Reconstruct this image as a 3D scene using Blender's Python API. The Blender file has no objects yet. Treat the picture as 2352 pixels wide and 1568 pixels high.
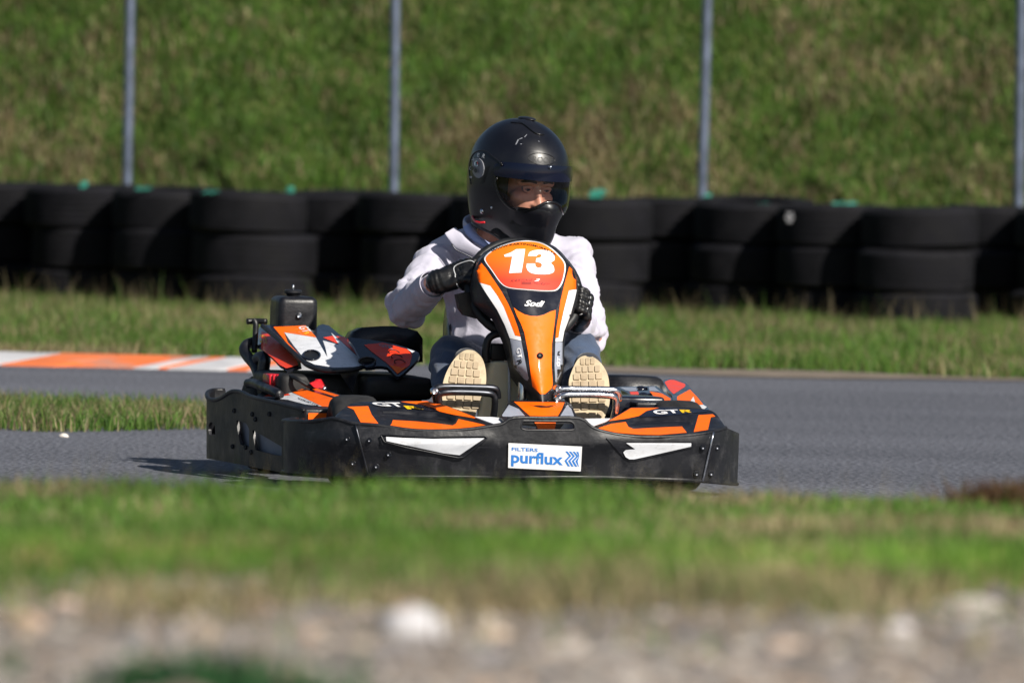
import bpy, bmesh, math, random
import numpy as np
from mathutils import Vector, Matrix, noise
from mathutils.geometry import tessellate_polygon
random.seed(7); rng = np.random.default_rng(7)
scene = bpy.context.scene
col = scene.collection
# ------------------------------------------------------------------ camera
FPX = 20500.0; W0, H0 = 2352.0, 1568.0        # focal length in units of a 2352 px wide frame
CAM = Vector((0, 0, 1.05)); PITCH = 0.0255; ROLL = 0.0244
fwd = Vector((0, math.cos(PITCH), -math.sin(PITCH)))
up0 = Vector((0, math.sin(PITCH), math.cos(PITCH))); rt0 = Vector((1, 0, 0))
rt = rt0*math.cos(ROLL) + up0*math.sin(ROLL); up = up0*math.cos(ROLL) - rt0*math.sin(ROLL)
cd = bpy.data.cameras.new('camera'); cam = bpy.data.objects.new('camera', cd); col.objects.link(cam)
cam.matrix_world = Matrix(((rt.x, up.x, -fwd.x, CAM.x), (rt.y, up.y, -fwd.y, CAM.y), (rt.z, up.z, -fwd.z, CAM.z), (0, 0, 0, 1)))
cd.sensor_fit = 'HORIZONTAL'; cd.sensor_width = 36; cd.lens = FPX/W0*36
cd.clip_start = 0.5; cd.clip_end = 2000
cd.dof.use_dof = True; cd.dof.focus_distance = 24.75; cd.dof.aperture_fstop = 6.3
scene.camera = cam
# ------------------------------------------------------------------ light
SUN_EL = math.radians(36); SUN_AZ = math.radians(90 + 50)      # azimuth from +Y towards +X
sdir = Vector((math.cos(SUN_EL)*math.sin(SUN_AZ), math.cos(SUN_EL)*math.cos(SUN_AZ), math.sin(SUN_EL)))
world = bpy.data.worlds.new('World'); scene.world = world; world.use_nodes = True
nt = world.node_tree; nt.nodes.clear()
sky = nt.nodes.new('ShaderNodeTexSky'); sky.sky_type = 'NISHITA'; sky.sun_disc = False
sky.sun_elevation = SUN_EL; sky.sun_rotation = SUN_AZ
bg = nt.nodes.new('ShaderNodeBackground'); bg.inputs[1].default_value = 0.05
wo = nt.nodes.new('ShaderNodeOutputWorld')
nt.links.new(sky.outputs[0], bg.inputs[0]); nt.links.new(bg.outputs[0], wo.inputs[0])
sl = bpy.data.lights.new('sun', 'SUN'); sl.energy = 5.0; sl.angle = math.radians(0.53); sl.color = (1.0, 0.94, 0.84)
sun = bpy.data.objects.new('sun', sl); col.objects.link(sun)
sun.rotation_euler = sdir.to_track_quat('Z', 'Y').to_euler(); sun.location = sdir*50
scene.view_settings.view_transform = 'Standard'; scene.view_settings.look = 'None'
scene.view_settings.gamma = 1; scene.view_settings.exposure = 0.36
try:
    scene.cycles.max_bounces = 8; scene.cycles.transparent_max_bounces = 12
except Exception: pass
# ------------------------------------------------------------------ projection helpers (photo pixel -> point at a known real depth)
def ray(u, v): return fwd*FPX + rt*(u - W0/2) + up*(H0/2 - v)
def at_z(u, v, z):
    d = ray(u, v); return CAM + d*((z - CAM.z)/d.z)
def at_y(u, v, y):
    d = ray(u, v); return CAM + d*((y - CAM.y)/d.y)
PSI = math.radians(14)
ORI = at_z(1250, 1140, 0.0)
KM = Matrix.Translation(ORI) @ Matrix.Rotation(PSI, 4, 'Z'); KI = KM.inverted()
KC = KI @ CAM; KR = KI.to_3x3()
def K(u, v, b=None, l=None, z=None):
    """kart-local point (x: towards picture right, y: backwards, z: up) seen at a pixel, on one local plane"""
    d = KR @ ray(u, v)
    if b is not None: t = (b - KC.y)/d.y
    elif l is not None: t = (l - KC.x)/d.x
    else: t = (z - KC.z)/d.z
    return KC + d*t
def Q(ox, oy, k): return lambda x, y: (ox + x*k, oy + y*k)
Z1 = Q(861.6, 252.7, .3297); Z2 = Q(861.6, 516.9, .2931); Z3 = Q(448.0, 643.3, .30407)
Z4 = Q(689.3, 832.9, .2442); Z5 = Q(1206.2, 804.1, .2198); Z6 = Q(1062.6, 264.2, .1978); Z7 = Q(1079.8, 539.9, .249)
def T(Z, pts): return [Z(*p) for p in pts]
def I(x, xs, ys): return float(np.interp(x, xs, ys))
def plane_b(pts):
    A = np.array([[1, p[0], p[1]] for p in pts]); y = np.array([p[2] for p in pts])
    c = np.linalg.lstsq(A, y, rcond=None)[0]
    return lambda u, v: float(c[0] + c[1]*u + c[2]*v)
# ------------------------------------------------------------------ materials
def s2l(c): return tuple(((x/255)/12.92 if x/255 <= .04045 else ((x/255 + .055)/1.055)**2.4) for x in c)
def scuffs(m, amount, rgb, sc=(2, 2, 60), scale=5, lo=.56, hi=.7):
    n = m.node_tree.nodes; L = m.node_tree.links; p = n['Principled BSDF']; tc = n.new('ShaderNodeTexCoord'); mp = n.new('ShaderNodeMapping'); mp.inputs['Scale'].default_value = sc
    mp.inputs['Rotation'].default_value = (.05, .06, 0); L.new(tc.outputs['Object'], mp.inputs[0]); t = n.new('ShaderNodeTexNoise'); t.inputs['Scale'].default_value = scale; t.inputs['Detail'].default_value = 8; t.inputs['Roughness'].default_value = .65; L.new(mp.outputs[0], t.inputs['Vector'])
    r = n.new('ShaderNodeMapRange'); r.inputs[1].default_value = lo; r.inputs[2].default_value = hi; r.inputs[4].default_value = amount; L.new(t.outputs['Fac'], r.inputs[0])
    mx = n.new('ShaderNodeMix'); mx.data_type = 'RGBA'; L.new(r.outputs[0], mx.inputs[0]); src = p.inputs['Base Color'].links
    if src: L.new(src[0].from_socket, mx.inputs[6])
    else: mx.inputs[6].default_value = p.inputs['Base Color'].default_value
    mx.inputs[7].default_value = (*s2l(rgb), 1); L.new(mx.outputs[2], p.inputs['Base Color']); return m
def mat(name, rgb, rough=.5, metal=0., coat=0., var=.0, vscale=30., bump=0., bscale=200., lin=False, spec=.5, dirt=None, dscale=14., damt=.0, sheen=0., emit=0.):
    m = bpy.data.materials.new(name); m.use_nodes = True; n = m.node_tree.nodes; L = m.node_tree.links
    p = n['Principled BSDF']; c = rgb if lin else s2l(rgb)
    p.inputs['Base Color'].default_value = (*c, 1); p.inputs['Roughness'].default_value = rough
    p.inputs['Metallic'].default_value = metal; p.inputs['Coat Weight'].default_value = coat; p.inputs['Coat Roughness'].default_value = .08
    p.inputs['Specular IOR Level'].default_value = spec; p.inputs['Sheen Weight'].default_value = sheen
    tc = n.new('ShaderNodeTexCoord'); src = None
    if var > 0 or damt > 0:
        tx = n.new('ShaderNodeTexNoise'); tx.inputs['Scale'].default_value = vscale; tx.inputs['Detail'].default_value = 6
        L.new(tc.outputs['Object'], tx.inputs['Vector'])
        mp = n.new('ShaderNodeMapRange'); mp.inputs[1].default_value = .3; mp.inputs[2].default_value = .7
        mp.inputs[3].default_value = 1 - var; mp.inputs[4].default_value = 1 + var; L.new(tx.outputs['Fac'], mp.inputs[0])
        mx = n.new('ShaderNodeVectorMath'); mx.operation = 'SCALE'; mx.inputs[0].default_value = c
        L.new(mp.outputs[0], mx.inputs['Scale']); src = mx.outputs[0]
        rr = n.new('ShaderNodeMapRange'); rr.inputs[1].default_value = .3; rr.inputs[2].default_value = .7
        rr.inputs[3].default_value = max(.02, rough - .12); rr.inputs[4].default_value = min(1, rough + .12)
        L.new(tx.outputs['Fac'], rr.inputs[0]); L.new(rr.outputs[0], p.inputs['Roughness'])
        if damt > 0:
            t2 = n.new('ShaderNodeTexNoise'); t2.inputs['Scale'].default_value = dscale; t2.inputs['Detail'].default_value = 10; t2.inputs['Roughness'].default_value = .7
            L.new(tc.outputs['Object'], t2.inputs['Vector'])
            m2 = n.new('ShaderNodeMapRange'); m2.inputs[1].default_value = .5; m2.inputs[2].default_value = .72; m2.inputs[3].default_value = 0; m2.inputs[4].default_value = damt
            L.new(t2.outputs['Fac'], m2.inputs[0])
            mc = n.new('ShaderNodeMix'); mc.data_type = 'RGBA'; L.new(m2.outputs[0], mc.inputs[0])
            L.new(src, mc.inputs[6]); mc.inputs[7].default_value = (*s2l(dirt), 1); src = mc.outputs[2]
        L.new(src, p.inputs['Base Color'])
    if bump > 0:
        tb = n.new('ShaderNodeTexNoise'); tb.inputs['Scale'].default_value = bscale; tb.inputs['Detail'].default_value = 4
        L.new(tc.outputs['Object'], tb.inputs['Vector'])
        bp = n.new('ShaderNodeBump'); bp.inputs['Strength'].default_value = bump; bp.inputs['Distance'].default_value = .004
        L.new(tb.outputs['Fac'], bp.inputs['Height']); L.new(bp.outputs[0], p.inputs['Normal'])
    return m
M = {}
M['plastic'] = mat('scuffed_black_plastic', (21, 22, 28), .42, var=.25, vscale=25, bump=.12, bscale=160, dirt=(84, 84, 90), dscale=22, damt=.18)
M['bumper'] = mat('worn_bumper_plastic', (21, 22, 27), .45, var=.3, vscale=12, bump=.25, bscale=60, dirt=(96, 95, 98), dscale=16, damt=.3)
M['gloss'] = mat('gloss_black_print', (20, 22, 34), .22, coat=.5, var=.2, vscale=20)
M['black'] = mat('matt_black_metal', (22, 23, 26), .5, var=.2)
M['dark'] = mat('dark_engine_metal', (18, 18, 20), .6, var=.3)
M['orange'] = mat('fluorescent_orange_film', (255, 106, 0), .5, coat=.05, spec=.3, var=.05, vscale=40, dirt=(150, 70, 30), dscale=30, damt=.12)
M['amber'] = mat('reflective_amber_film', (255, 112, 0), .5, coat=.05, spec=.25, var=.03, vscale=60)
M['red_orange'] = mat('red_orange_film', (240, 64, 18), .4, coat=.25, var=.06)
M['white'] = mat('white_film', (226, 228, 234), .35, coat=.3, var=.03, dirt=(120, 112, 100), dscale=35, damt=.25)
M['number'] = mat('white_number_film', (238, 238, 240), .35, coat=.3)
M['grey'] = mat('silver_grey_film', (150, 156, 170), .4, coat=.3, var=.06)
M['yellow'] = mat('yellow_film', (236, 190, 20), .4)
M['ink'] = mat('black_ink', (16, 16, 18), .5)
M['blue'] = mat('blue_ink', (52, 128, 210), .5)
M['chrome'] = mat('worn_chrome', (205, 208, 215), .22, metal=1, var=.15, vscale=60)
M['steel'] = mat('dark_steel_tube', (70, 72, 78), .35, metal=.9, var=.2)
M['rubber'] = mat('kart_tyre_rubber', (30, 30, 32), .75, var=.3, vscale=30, bump=.2, bscale=120)
M['alloy'] = mat('alloy_rim', (140, 140, 145), .4, metal=.9)
M['red'] = mat('red_engine_paint', (200, 28, 40), .35, coat=.3, var=.15)
M['cream'] = mat('cream_tank_plastic', (236, 226, 198), .4, var=.06, vscale=8)
M['inner'] = mat('pale_inner_panel', (128, 134, 148), .6, var=.08, dirt=(90, 88, 84), dscale=20, damt=.35)
M['seat'] = mat('black_seat_shell', (20, 21, 25), .35, coat=.3, var=.2, bump=.2, bscale=300)
M['tyre'] = mat('old_tyre_rubber', (18, 18, 23), .8, var=.35, vscale=9, bump=.3, bscale=40, dirt=(38, 37, 38), dscale=4, damt=.4, spec=.2)
M['post'] = mat('galvanised_post', (120, 130, 152), .42, metal=.75, var=.15, vscale=8)
M['teal'] = mat('teal_cord', (42, 132, 116), .6, var=.15)
scuffs(M['bumper'], .22, (118, 118, 124), (2, 2, 30), 4, .6, .78); scuffs(M['bumper'], .25, (100, 100, 104), (14, 2, 5), 3, .6, .75); scuffs(M['plastic'], .3, (110, 110, 116))
scuffs(M['orange'], .35, (120, 60, 30), (3, 3, 40), 7, .6, .75); scuffs(M['white'], .45, (96, 90, 84), (4, 4, 40), 7, .58, .75); scuffs(M['amber'], .15, (160, 70, 20), (3, 3, 30), 7, .6, .75)
# gradient film for the number plate (printed amber to red)
def gradient_film(name, c0, c1, z0, z1):
    m = mat(name, c0, .5, coat=.08); n = m.node_tree.nodes; L = m.node_tree.links
    tc = n.new('ShaderNodeTexCoord'); sp = n.new('ShaderNodeSeparateXYZ'); L.new(tc.outputs['Object'], sp.inputs[0])
    mr = n.new('ShaderNodeMapRange'); mr.inputs[1].default_value = z0; mr.inputs[2].default_value = z1; L.new(sp.outputs['Z'], mr.inputs[0])
    mx = n.new('ShaderNodeMix'); mx.data_type = 'RGBA'; mx.inputs[6].default_value = (*s2l(c0), 1); mx.inputs[7].default_value = (*s2l(c1), 1)
    L.new(mr.outputs[0], mx.inputs[0]); L.new(mx.outputs[2], n['Principled BSDF'].inputs['Base Color']); return m
# ------------------------------------------------------------------ mesh helpers
def link(name, me, m, parent=None, smooth=True):
    o = bpy.data.objects.new(name, me); col.objects.link(o)
    if m is not None:
        me.materials.clear(); me.materials.append(m)
    if smooth:
        me.polygons.foreach_set('use_smooth', [True]*len(me.polygons))
    if parent is not None: o.parent = parent
    return o
def from_bm(name, bm, m, parent=None, smooth=True, normals=True):
    if normals: bmesh.ops.recalc_face_normals(bm, faces=bm.faces)
    me = bpy.data.meshes.new(name); bm.to_mesh(me); bm.free()
    return link(name, me, m, parent, smooth)
def tag(o, label, cat, group=None, kind=None):
    if label: o['label'] = label
    if cat: o['category'] = cat
    if group: o['group'] = group
    if kind: o['kind'] = kind
    return o
def empty(name, loc=(0, 0, 0), rotz=0.0):
    o = bpy.data.objects.new(name, None); col.objects.link(o); o.location = loc; o.rotation_euler = (0, 0, rotz); o.empty_display_size = .1
    return o
def spl(pts, n=5, closed=True):
    P = [Vector(p) for p in pts]; N = len(P); out = []
    rngi = range(N) if closed else range(N - 1)
    for i in rngi:
        if closed: a, b, c, d = P[i-1], P[i], P[(i+1) % N], P[(i+2) % N]
        else: a, b, c, d = P[max(i-1, 0)], P[i], P[i+1], P[min(i+2, N-1)]
        for k in range(n):
            t = k/n
            out.append(.5*((2*b) + (c - a)*t + (2*a - 5*b + 4*c - d)*t*t + (3*b - a - 3*c + d)*t**3))
    if not closed: out.append(P[-1])
    return [tuple(q) for q in out]
def rnd(pts, r, n=4):
    """round the corners of a polygon"""
    P = [Vector(p) for p in pts]; N = len(P); out = []
    for i in range(N):
        a, b, c = P[i-1], P[i], P[(i+1) % N]
        d0 = (a - b); d1 = (c - b); r0 = min(r, d0.length*.45); r1 = min(r, d1.length*.45)
        p0 = b + d0.normalized()*r0; p1 = b + d1.normalized()*r1
        for k in range(n + 1):
            t = k/n; out.append(tuple(p0*(1-t)**2 + b*2*t*(1-t) + p1*t*t))
    return out
def grow(pts, k):
    c = sum((Vector(p) for p in pts), Vector((0, 0)))/len(pts)
    return [tuple(c + (Vector(p) - c)*k) for p in pts]
def flat_bm(loops):
    bm = bmesh.new()
    vs = [Vector((p[0], p[1], 0)) for lp in loops for p in lp]
    tri = tessellate_polygon([[Vector((p[0], p[1], 0)) for p in lp] for lp in loops])
    bv = [bm.verts.new(v) for v in vs]
    for t in tri:
        try: bm.faces.new([bv[i] for i in t])
        except ValueError: pass
    return bm
def slice_bm(bm, su, sv):
    xs = [v.co.x for v in bm.verts]; ys = [v.co.y for v in bm.verts]
    for ax, lo, hi, st in ((0, min(xs), max(xs), su), (1, min(ys), max(ys), sv)):
        if not st: continue
        k = math.floor(lo/st) + 1
        while k*st < hi:
            co = Vector((0, 0, 0)); co[ax] = k*st + 1e-4; no = Vector((0, 0, 0)); no[ax] = 1
            bmesh.ops.bisect_plane(bm, geom=bm.verts[:] + bm.edges[:] + bm.faces[:], plane_co=co, plane_no=no, dist=1e-5)
            k += 1
def patch(name, loops, fn, m, parent, step=14, thick=0., smooth=True, toward=None, merge=True, nrm=False):
    if loops and isinstance(loops[0][0], (int, float)): loops = [loops]
    bm = flat_bm(loops)
    su, sv = step if isinstance(step, tuple) else (step, step)
    slice_bm(bm, su, sv)
    for v in bm.verts: v.co = fn(v.co.x, v.co.y)
    if merge: bmesh.ops.remove_doubles(bm, verts=bm.verts, dist=1e-5)
    o = finish_patch(name, bm, m, parent, thick, smooth, toward)
    if smooth and not thick and nrm:
        me = o.data; ns = []
        for v in me.vertices:
            w_ = KM @ v.co; d = w_ - CAM; k = FPX/d.dot(fwd); u_, v_ = W0/2 + d.dot(rt)*k, H0/2 - d.dot(up)*k; e = 5.
            n = (fn(u_+e, v_) - fn(u_-e, v_)).cross(fn(u_, v_+e) - fn(u_, v_-e)).normalized()
            if n.dot(CAMK - v.co) < 0: n = -n
            ns.append(n)
        me.normals_split_custom_set_from_vertices(ns)
    return o
CAMK = Vector((KC.x, KC.y, KC.z))
def finish_patch(name, bm, m, parent, thick, smooth, toward=None):
    bmesh.ops.recalc_face_normals(bm, faces=bm.faces)
    s = 0.
    ref = toward if toward is not None else CAMK
    for f in bm.faces: s += f.normal.dot((ref - f.calc_center_median()).normalized())*f.calc_area()
    if s < 0: bmesh.ops.reverse_faces(bm, faces=bm.faces)
    if thick:
        bm.normal_update()
        geom = bmesh.ops.solidify(bm, geom=bm.faces[:], thickness=thick)
        bmesh.ops.recalc_face_normals(bm, faces=bm.faces)
    me = bpy.data.meshes.new(name); bm.to_mesh(me); bm.free()
    o = link(name, me, m, parent, smooth)
    if thick and smooth:
        me.set_sharp_from_angle(angle=math.radians(40))
    return o
def text_mesh(s, bold=0., shear=0., space=1.):
    cu = bpy.data.curves.new('t', 'FONT'); cu.body = s; cu.size = 1; cu.shear = shear; cu.offset = bold; cu.resolution_u = 3; cu.space_character = space
    o = bpy.data.objects.new('t', cu); col.objects.link(o)
    dg = bpy.context.evaluated_depsgraph_get(); dg.update()
    me = bpy.data.meshes.new_from_object(o.evaluated_get(dg))
    bpy.data.objects.remove(o); bpy.data.curves.remove(cu)
    V = np.array([v.co[:2] for v in me.vertices]); mn = V.min(0); mx = V.max(0)
    return me, mn, mx
def text(name, s, place, fn, m, parent, bold=.02, shear=0., space=1., step=None):
    """place maps the unit box of the text (0..1, 0..1, y up) to the 2D domain of fn"""
    me, mn, mx = text_mesh(s, bold, shear, space)
    bm = bmesh.new(); bm.from_mesh(me); bpy.data.meshes.remove(me)
    for v in bm.verts:
        x, y = (v.co.x - mn[0])/(mx[0] - mn[0]), (v.co.y - mn[1])/(mx[1] - mn[1]); v.co.x, v.co.y = place(x, y); v.co.z = 0
    if step: slice_bm(bm, step, step)
    for v in bm.verts: v.co = fn(v.co.x, v.co.y)
    return finish_patch(name, bm, m, parent, 0, False)
def quad(p00, p10, p01, p11):
    """bilinear map of the unit square: lower-left, lower-right, upper-left, upper-right"""
    a, b, c, d = map(Vector, (p00, p10, p01, p11))
    return lambda x, y: tuple(a*(1-x)*(1-y) + b*x*(1-y) + c*(1-x)*y + d*x*y)
def tube(name, pts, r, m, parent, seg=10, closed=False, smooth_path=0, caps=True, bm=None, flat=None):
    P = [Vector(p) for p in pts]
    if smooth_path: P = [Vector(p) for p in spl(P, smooth_path, closed)]
    own = bm is None
    if own: bm = bmesh.new()
    N = len(P); rings = []; prev = None
    for i, p in enumerate(P):
        if closed: t = (P[(i+1) % N] - P[i-1])
        else: t = (P[min(i+1, N-1)] - P[max(i-1, 0)])
        t.normalize()
        if prev is None:
            a = Vector((0, 0, 1)) if abs(t.z) < .9 else Vector((1, 0, 0)); nrm = (a - t*a.dot(t)).normalized()
        else: nrm = (prev - t*prev.dot(t)).normalized()
        prev = nrm; bi = t.cross(nrm)
        rr = r[min(i, len(r)-1)] if isinstance(r, (list, tuple)) else r
        rings.append([bm.verts.new(p + (nrm*math.cos(k*2*math.pi/seg) + bi*math.sin(k*2*math.pi/seg))*rr) for k in range(seg)])
    for i in range(N if closed else N-1):
        A, B = rings[i], rings[(i+1) % N]
        for k in range(seg): bm.faces.new((A[k], A[(k+1) % seg], B[(k+1) % seg], B[k]))
    if caps and not closed: bm.faces.new(rings[0][::-1]); bm.faces.new(rings[-1])
    if own: return from_bm(name, bm, m, parent)
def loft(name, rings, m, parent, caps=True, sub=0, closed=True, bm=None):
    own = bm is None
    if own: bm = bmesh.new()
    R = [[bm.verts.new(Vector(p)) for p in r] for r in rings]; n = len(R[0])
    for i in range(len(R)-1):
        for k in range(n if closed else n-1):
            bm.faces.new((R[i][k], R[i][(k+1) % n], R[i+1][(k+1) % n], R[i+1][k]))
    if caps: bm.faces.new(R[0][::-1]); bm.faces.new(R[-1])
    if own:
        o = from_bm(name, bm, m, parent)
        if sub:
            md = o.modifiers.new('s', 'SUBSURF'); md.levels = md.render_levels = sub
        return o
def rbox(name, lo, hi, m, parent, bev=.01, seg=3, rot=None, taper=None, bm_out=None):
    bm = bmesh.new(); bmesh.ops.create_cube(bm, size=1)
    lo, hi = Vector(lo), Vector(hi); c = (lo + hi)/2; d = hi - lo
    for v in bm.verts:
        k = 1.0
        if taper and v.co.z > 0: k = taper
        v.co = Vector((v.co.x*d.x*k, v.co.y*d.y*k, v.co.z*d.z))
    if bev: bmesh.ops.bevel(bm, geom=bm.edges[:] , offset=bev, segments=seg, affect='EDGES', profile=.5)
    for v in bm.verts:
        if rot is not None: v.co = rot @ v.co
        v.co += c
    return from_bm(name, bm, m, parent)
def lathe(name, prof, m, parent, seg=32, axis='x', center=(0, 0, 0), bm=None, basis=None):
    """prof: list of (axial, radius); closed ring profile if first==last"""
    own = bm is None
    if own: bm = bmesh.new()
    c = Vector(center); closed = prof[0] == prof[-1]; pr = prof[:-1] if closed else prof
    if basis is None:
        basis = {'x': (Vector((1, 0, 0)), Vector((0, 1, 0)), Vector((0, 0, 1))), 'y': (Vector((0, 1, 0)), Vector((1, 0, 0)), Vector((0, 0, 1))), 'z': (Vector((0, 0, 1)), Vector((1, 0, 0)), Vector((0, 1, 0)))}[axis]
    A, B, C = basis; rings = []
    for a, r in pr:
        rings.append([bm.verts.new(c + A*a + (B*math.cos(k*2*math.pi/seg) + C*math.sin(k*2*math.pi/seg))*max(r, 1e-5)) for k in range(seg)])
    n = len(rings)
    for i in range(n if closed else n-1):
        a, b = rings[i], rings[(i+1) % n]
        for k in range(seg): bm.faces.new((a[k], a[(k+1) % seg], b[(k+1) % seg], b[k]))
    if not closed:
        bm.faces.new(rings[0][::-1]); bm.faces.new(rings[-1])
    if own:
        o = from_bm(name, bm, m, parent); o.data.set_sharp_from_angle(angle=math.radians(42)); return o
def bolt(name, p, nrm, r, m, parent, h=.004):
    nrm = Vector(nrm).normalized(); a = Vector((0, 0, 1)) if abs(nrm.z) < .9 else Vector((1, 0, 0))
    B = nrm.cross(a).normalized(); C = nrm.cross(B)
    return lathe(name, [(-.004, r), (h*.6, r), (h, r*.75), (h*.55, r*.45), (h*.5, .0001)], m, parent, 12, center=p, basis=(nrm, B, C))
def capsule(bm, p0, p1, r0, r1, seg=14, sx=1., ref=None):
    """tapered capsule; sx squashes across ref"""
    p0, p1 = Vector(p0), Vector(p1); t = (p1 - p0); L = t.length; t.normalize()
    a = Vector(ref) if ref is not None else (Vector((0, 0, 1)) if abs(t.z) < .9 else Vector((1, 0, 0)))
    n1 = (a - t*a.dot(t)).normalized(); n2 = t.cross(n1)
    prof = [(-r0*math.cos(q), r0*math.sin(q)) for q in np.linspace(.12, math.pi/2, 5)] + [(L + r1*math.sin(q), r1*math.cos(q)) for q in np.linspace(0, math.pi/2 - .12, 5)]
    rings = [[bm.verts.new(p0 + t*s + (n1*math.cos(k*2*math.pi/seg)*sx + n2*math.sin(k*2*math.pi/seg))*r) for k in range(seg)] for s, r in prof]
    for A, B in zip(rings, rings[1:]):
        for k in range(seg): bm.faces.new((A[k], A[(k+1) % seg], B[(k+1) % seg], B[k]))
    bm.faces.new(rings[0][::-1]); bm.faces.new(rings[-1])
def ellipsoid(bm, c, r, rot=None, seg=16):
    g = bmesh.ops.create_uvsphere(bm, u_segments=seg, v_segments=seg//2+2, radius=1)
    for v in g['verts']:
        p = Vector((v.co.x*r[0], v.co.y*r[1], v.co.z*r[2]))
        if rot is not None: p = rot @ p
        v.co = p + Vector(c)
def fuse(name, bm, m, parent, voxel=.006, smooth=6, disp=None):
    """melt overlapping closed shapes into one continuous surface"""
    bmesh.ops.recalc_face_normals(bm, faces=bm.faces)
    me = bpy.data.meshes.new(name + '_raw'); bm.to_mesh(me); bm.free()
    o = bpy.data.objects.new(name + '_raw', me); col.objects.link(o)
    md = o.modifiers.new('r', 'REMESH'); md.mode = 'VOXEL'; md.voxel_size = voxel
    if smooth:
        sm = o.modifiers.new('s', 'SMOOTH'); sm.factor = .5; sm.iterations = smooth
    dg = bpy.context.evaluated_depsgraph_get(); dg.update()
    m2 = bpy.data.meshes.new_from_object(o.evaluated_get(dg)); m2.name = name
    bpy.data.objects.remove(o); bpy.data.meshes.remove(me)
    if disp is not None:
        n = len(m2.vertices); nor = [v.normal.copy() for v in m2.vertices]
        for i, v in enumerate(m2.vertices): v.co += nor[i]*disp(v.co, nor[i])
    return link(name, m2, m, parent)
# ================================================================== setting
def vnoise(x, y, s, seed=0):
    x = np.asarray(x, float)*s + 1000; y = np.asarray(y, float)*s + 1000
    xi = np.floor(x).astype(np.int64); yi = np.floor(y).astype(np.int64); fx = x - xi; fy = y - yi
    def h(a, b):
        n = (a*374761393 + b*668265263 + seed*974711) & 0xffffffff
        n = ((n ^ (n >> 13))*1274126177) & 0xffffffff
        return ((n ^ (n >> 16)) & 0xffff)/65535.0
    fx = fx*fx*(3 - 2*fx); fy = fy*fy*(3 - 2*fy)
    return (h(xi, yi)*(1-fx) + h(xi+1, yi)*fx)*(1-fy) + (h(xi, yi+1)*(1-fx) + h(xi+1, yi+1)*fx)*fy
def fbm(x, y, s, seed=0):
    return (vnoise(x, y, s, seed) + .5*vnoise(x, y, s*2.1, seed+1) + .25*vnoise(x, y, s*4.3, seed+2))/1.75
GY = [-40, 0, 5, 9, 12, 14.5, 17, 18.3, 19.6, 21.0, 48.3, 48.9, 56.5, 60, 400]
GZ = [.62, .6, .54, .474, .418, .363, .304, .215, .06, -.03, -.03, .12, 5.4, 6.0, 7.0]
def ground_z(x, y):
    x = np.asarray(x, float); y = np.asarray(y, float)
    z = np.interp(y, GY, GZ)
    k = np.clip((20.5 - y)/3, 0, 1); z = z + k*(-.012*np.clip(-x, 0, 2) + (fbm(x, y, 2.0, 5) - .5)*.05 + (fbm(x, y, 9, 6) - .5)*.02)
    k = np.clip((y - 48.6)/1.0, 0, 1); z = z + k*((fbm(x, y, .8, 8) - .5)*.16 + (fbm(x, y, 4, 9) - .5)*.05)
    return z
def grid_mesh(name, xs, ys, zf, m, kind='structure'):
    X, Y = np.meshgrid(xs, ys); Zv = zf(X, Y)
    V = np.stack([X, Y, Zv], -1).reshape(-1, 3); nx, ny = len(xs), len(ys)
    i = np.arange(ny-1)[:, None]*nx + np.arange(nx-1)[None]; F = np.stack([i, i+1, i+nx+1, i+nx], -1).reshape(-1, 4)
    me = bpy.data.meshes.new(name); me.from_pydata(V.tolist(), [], F.tolist()); me.update()
    o = link(name, me, m); 
    if kind: o['kind'] = kind
    return o
def soil_mat():
    m = bpy.data.materials.new('soil_grass_gravel'); m.use_nodes = True; n = m.node_tree.nodes; L = m.node_tree.links; p = n['Principled BSDF']
    p.inputs['Roughness'].default_value = .9; p.inputs['Specular IOR Level'].default_value = .15
    tc = n.new('ShaderNodeTexCoord'); 
    def nz(s, d=6):
        t = n.new('ShaderNodeTexNoise'); t.inputs['Scale'].default_value = s; t.inputs['Detail'].default_value = d; L.new(tc.outputs['Object'], t.inputs['Vector']); return t.outputs['Fac']
    def ramp(f, stops):
        r = n.new('ShaderNodeValToRGB'); e = r.color_ramp.elements
        while len(e) < len(stops): e.new(.5)
        for k, (a, c) in enumerate(stops): e[k].position = a; e[k].color = (*c, 1)
        L.new(f, r.inputs[0]); return r.outputs[0]
    grass = ramp(nz(3.5, 8), [(.3, (.055, .075, .018)), (.48, (.085, .105, .03)), (.62, (.15, .13, .06)), (.75, (.12, .10, .06))])
    grav = ramp(nz(26, 8), [(.3, (.10, .088, .078)), (.48, (.21, .18, .155)), (.6, (.26, .23, .205)), (.75, (.31, .295, .285))])
    sp = n.new('ShaderNodeSeparateXYZ'); L.new(tc.outputs['Object'], sp.inputs[0])
    ad = n.new('ShaderNodeMath'); ad.operation = 'MULTIPLY_ADD'; L.new(nz(1.3, 5), ad.inputs[0]); ad.inputs[1].default_value = 2.2; L.new(sp.outputs['Y'], ad.inputs[2])
    mr = n.new('ShaderNodeMapRange'); mr.inputs[1].default_value = 11.6; mr.inputs[2].default_value = 12.7; L.new(ad.outputs[0], mr.inputs[0])
    mx = n.new('ShaderNodeMix'); mx.data_type = 'RGBA'; L.new(mr.outputs[0], mx.inputs[0]); L.new(grav, mx.inputs[6]); L.new(grass, mx.inputs[7])
    L.new(mx.outputs[2], p.inputs['Base Color'])
    b = n.new('ShaderNodeBump'); b.inputs['Strength'].default_value = .5; b.inputs['Distance'].default_value = .02; L.new(nz(60, 6), b.inputs['Height']); L.new(b.outputs[0], p.inputs['Normal'])
    return m
M['soil'] = soil_mat()
xs = np.concatenate([np.linspace(-400, -12, 14), np.linspace(-10, -3.4, 16), np.linspace(-3.2, 3.2, 130), np.linspace(3.4, 10, 16), np.linspace(12, 400, 14)])
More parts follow.
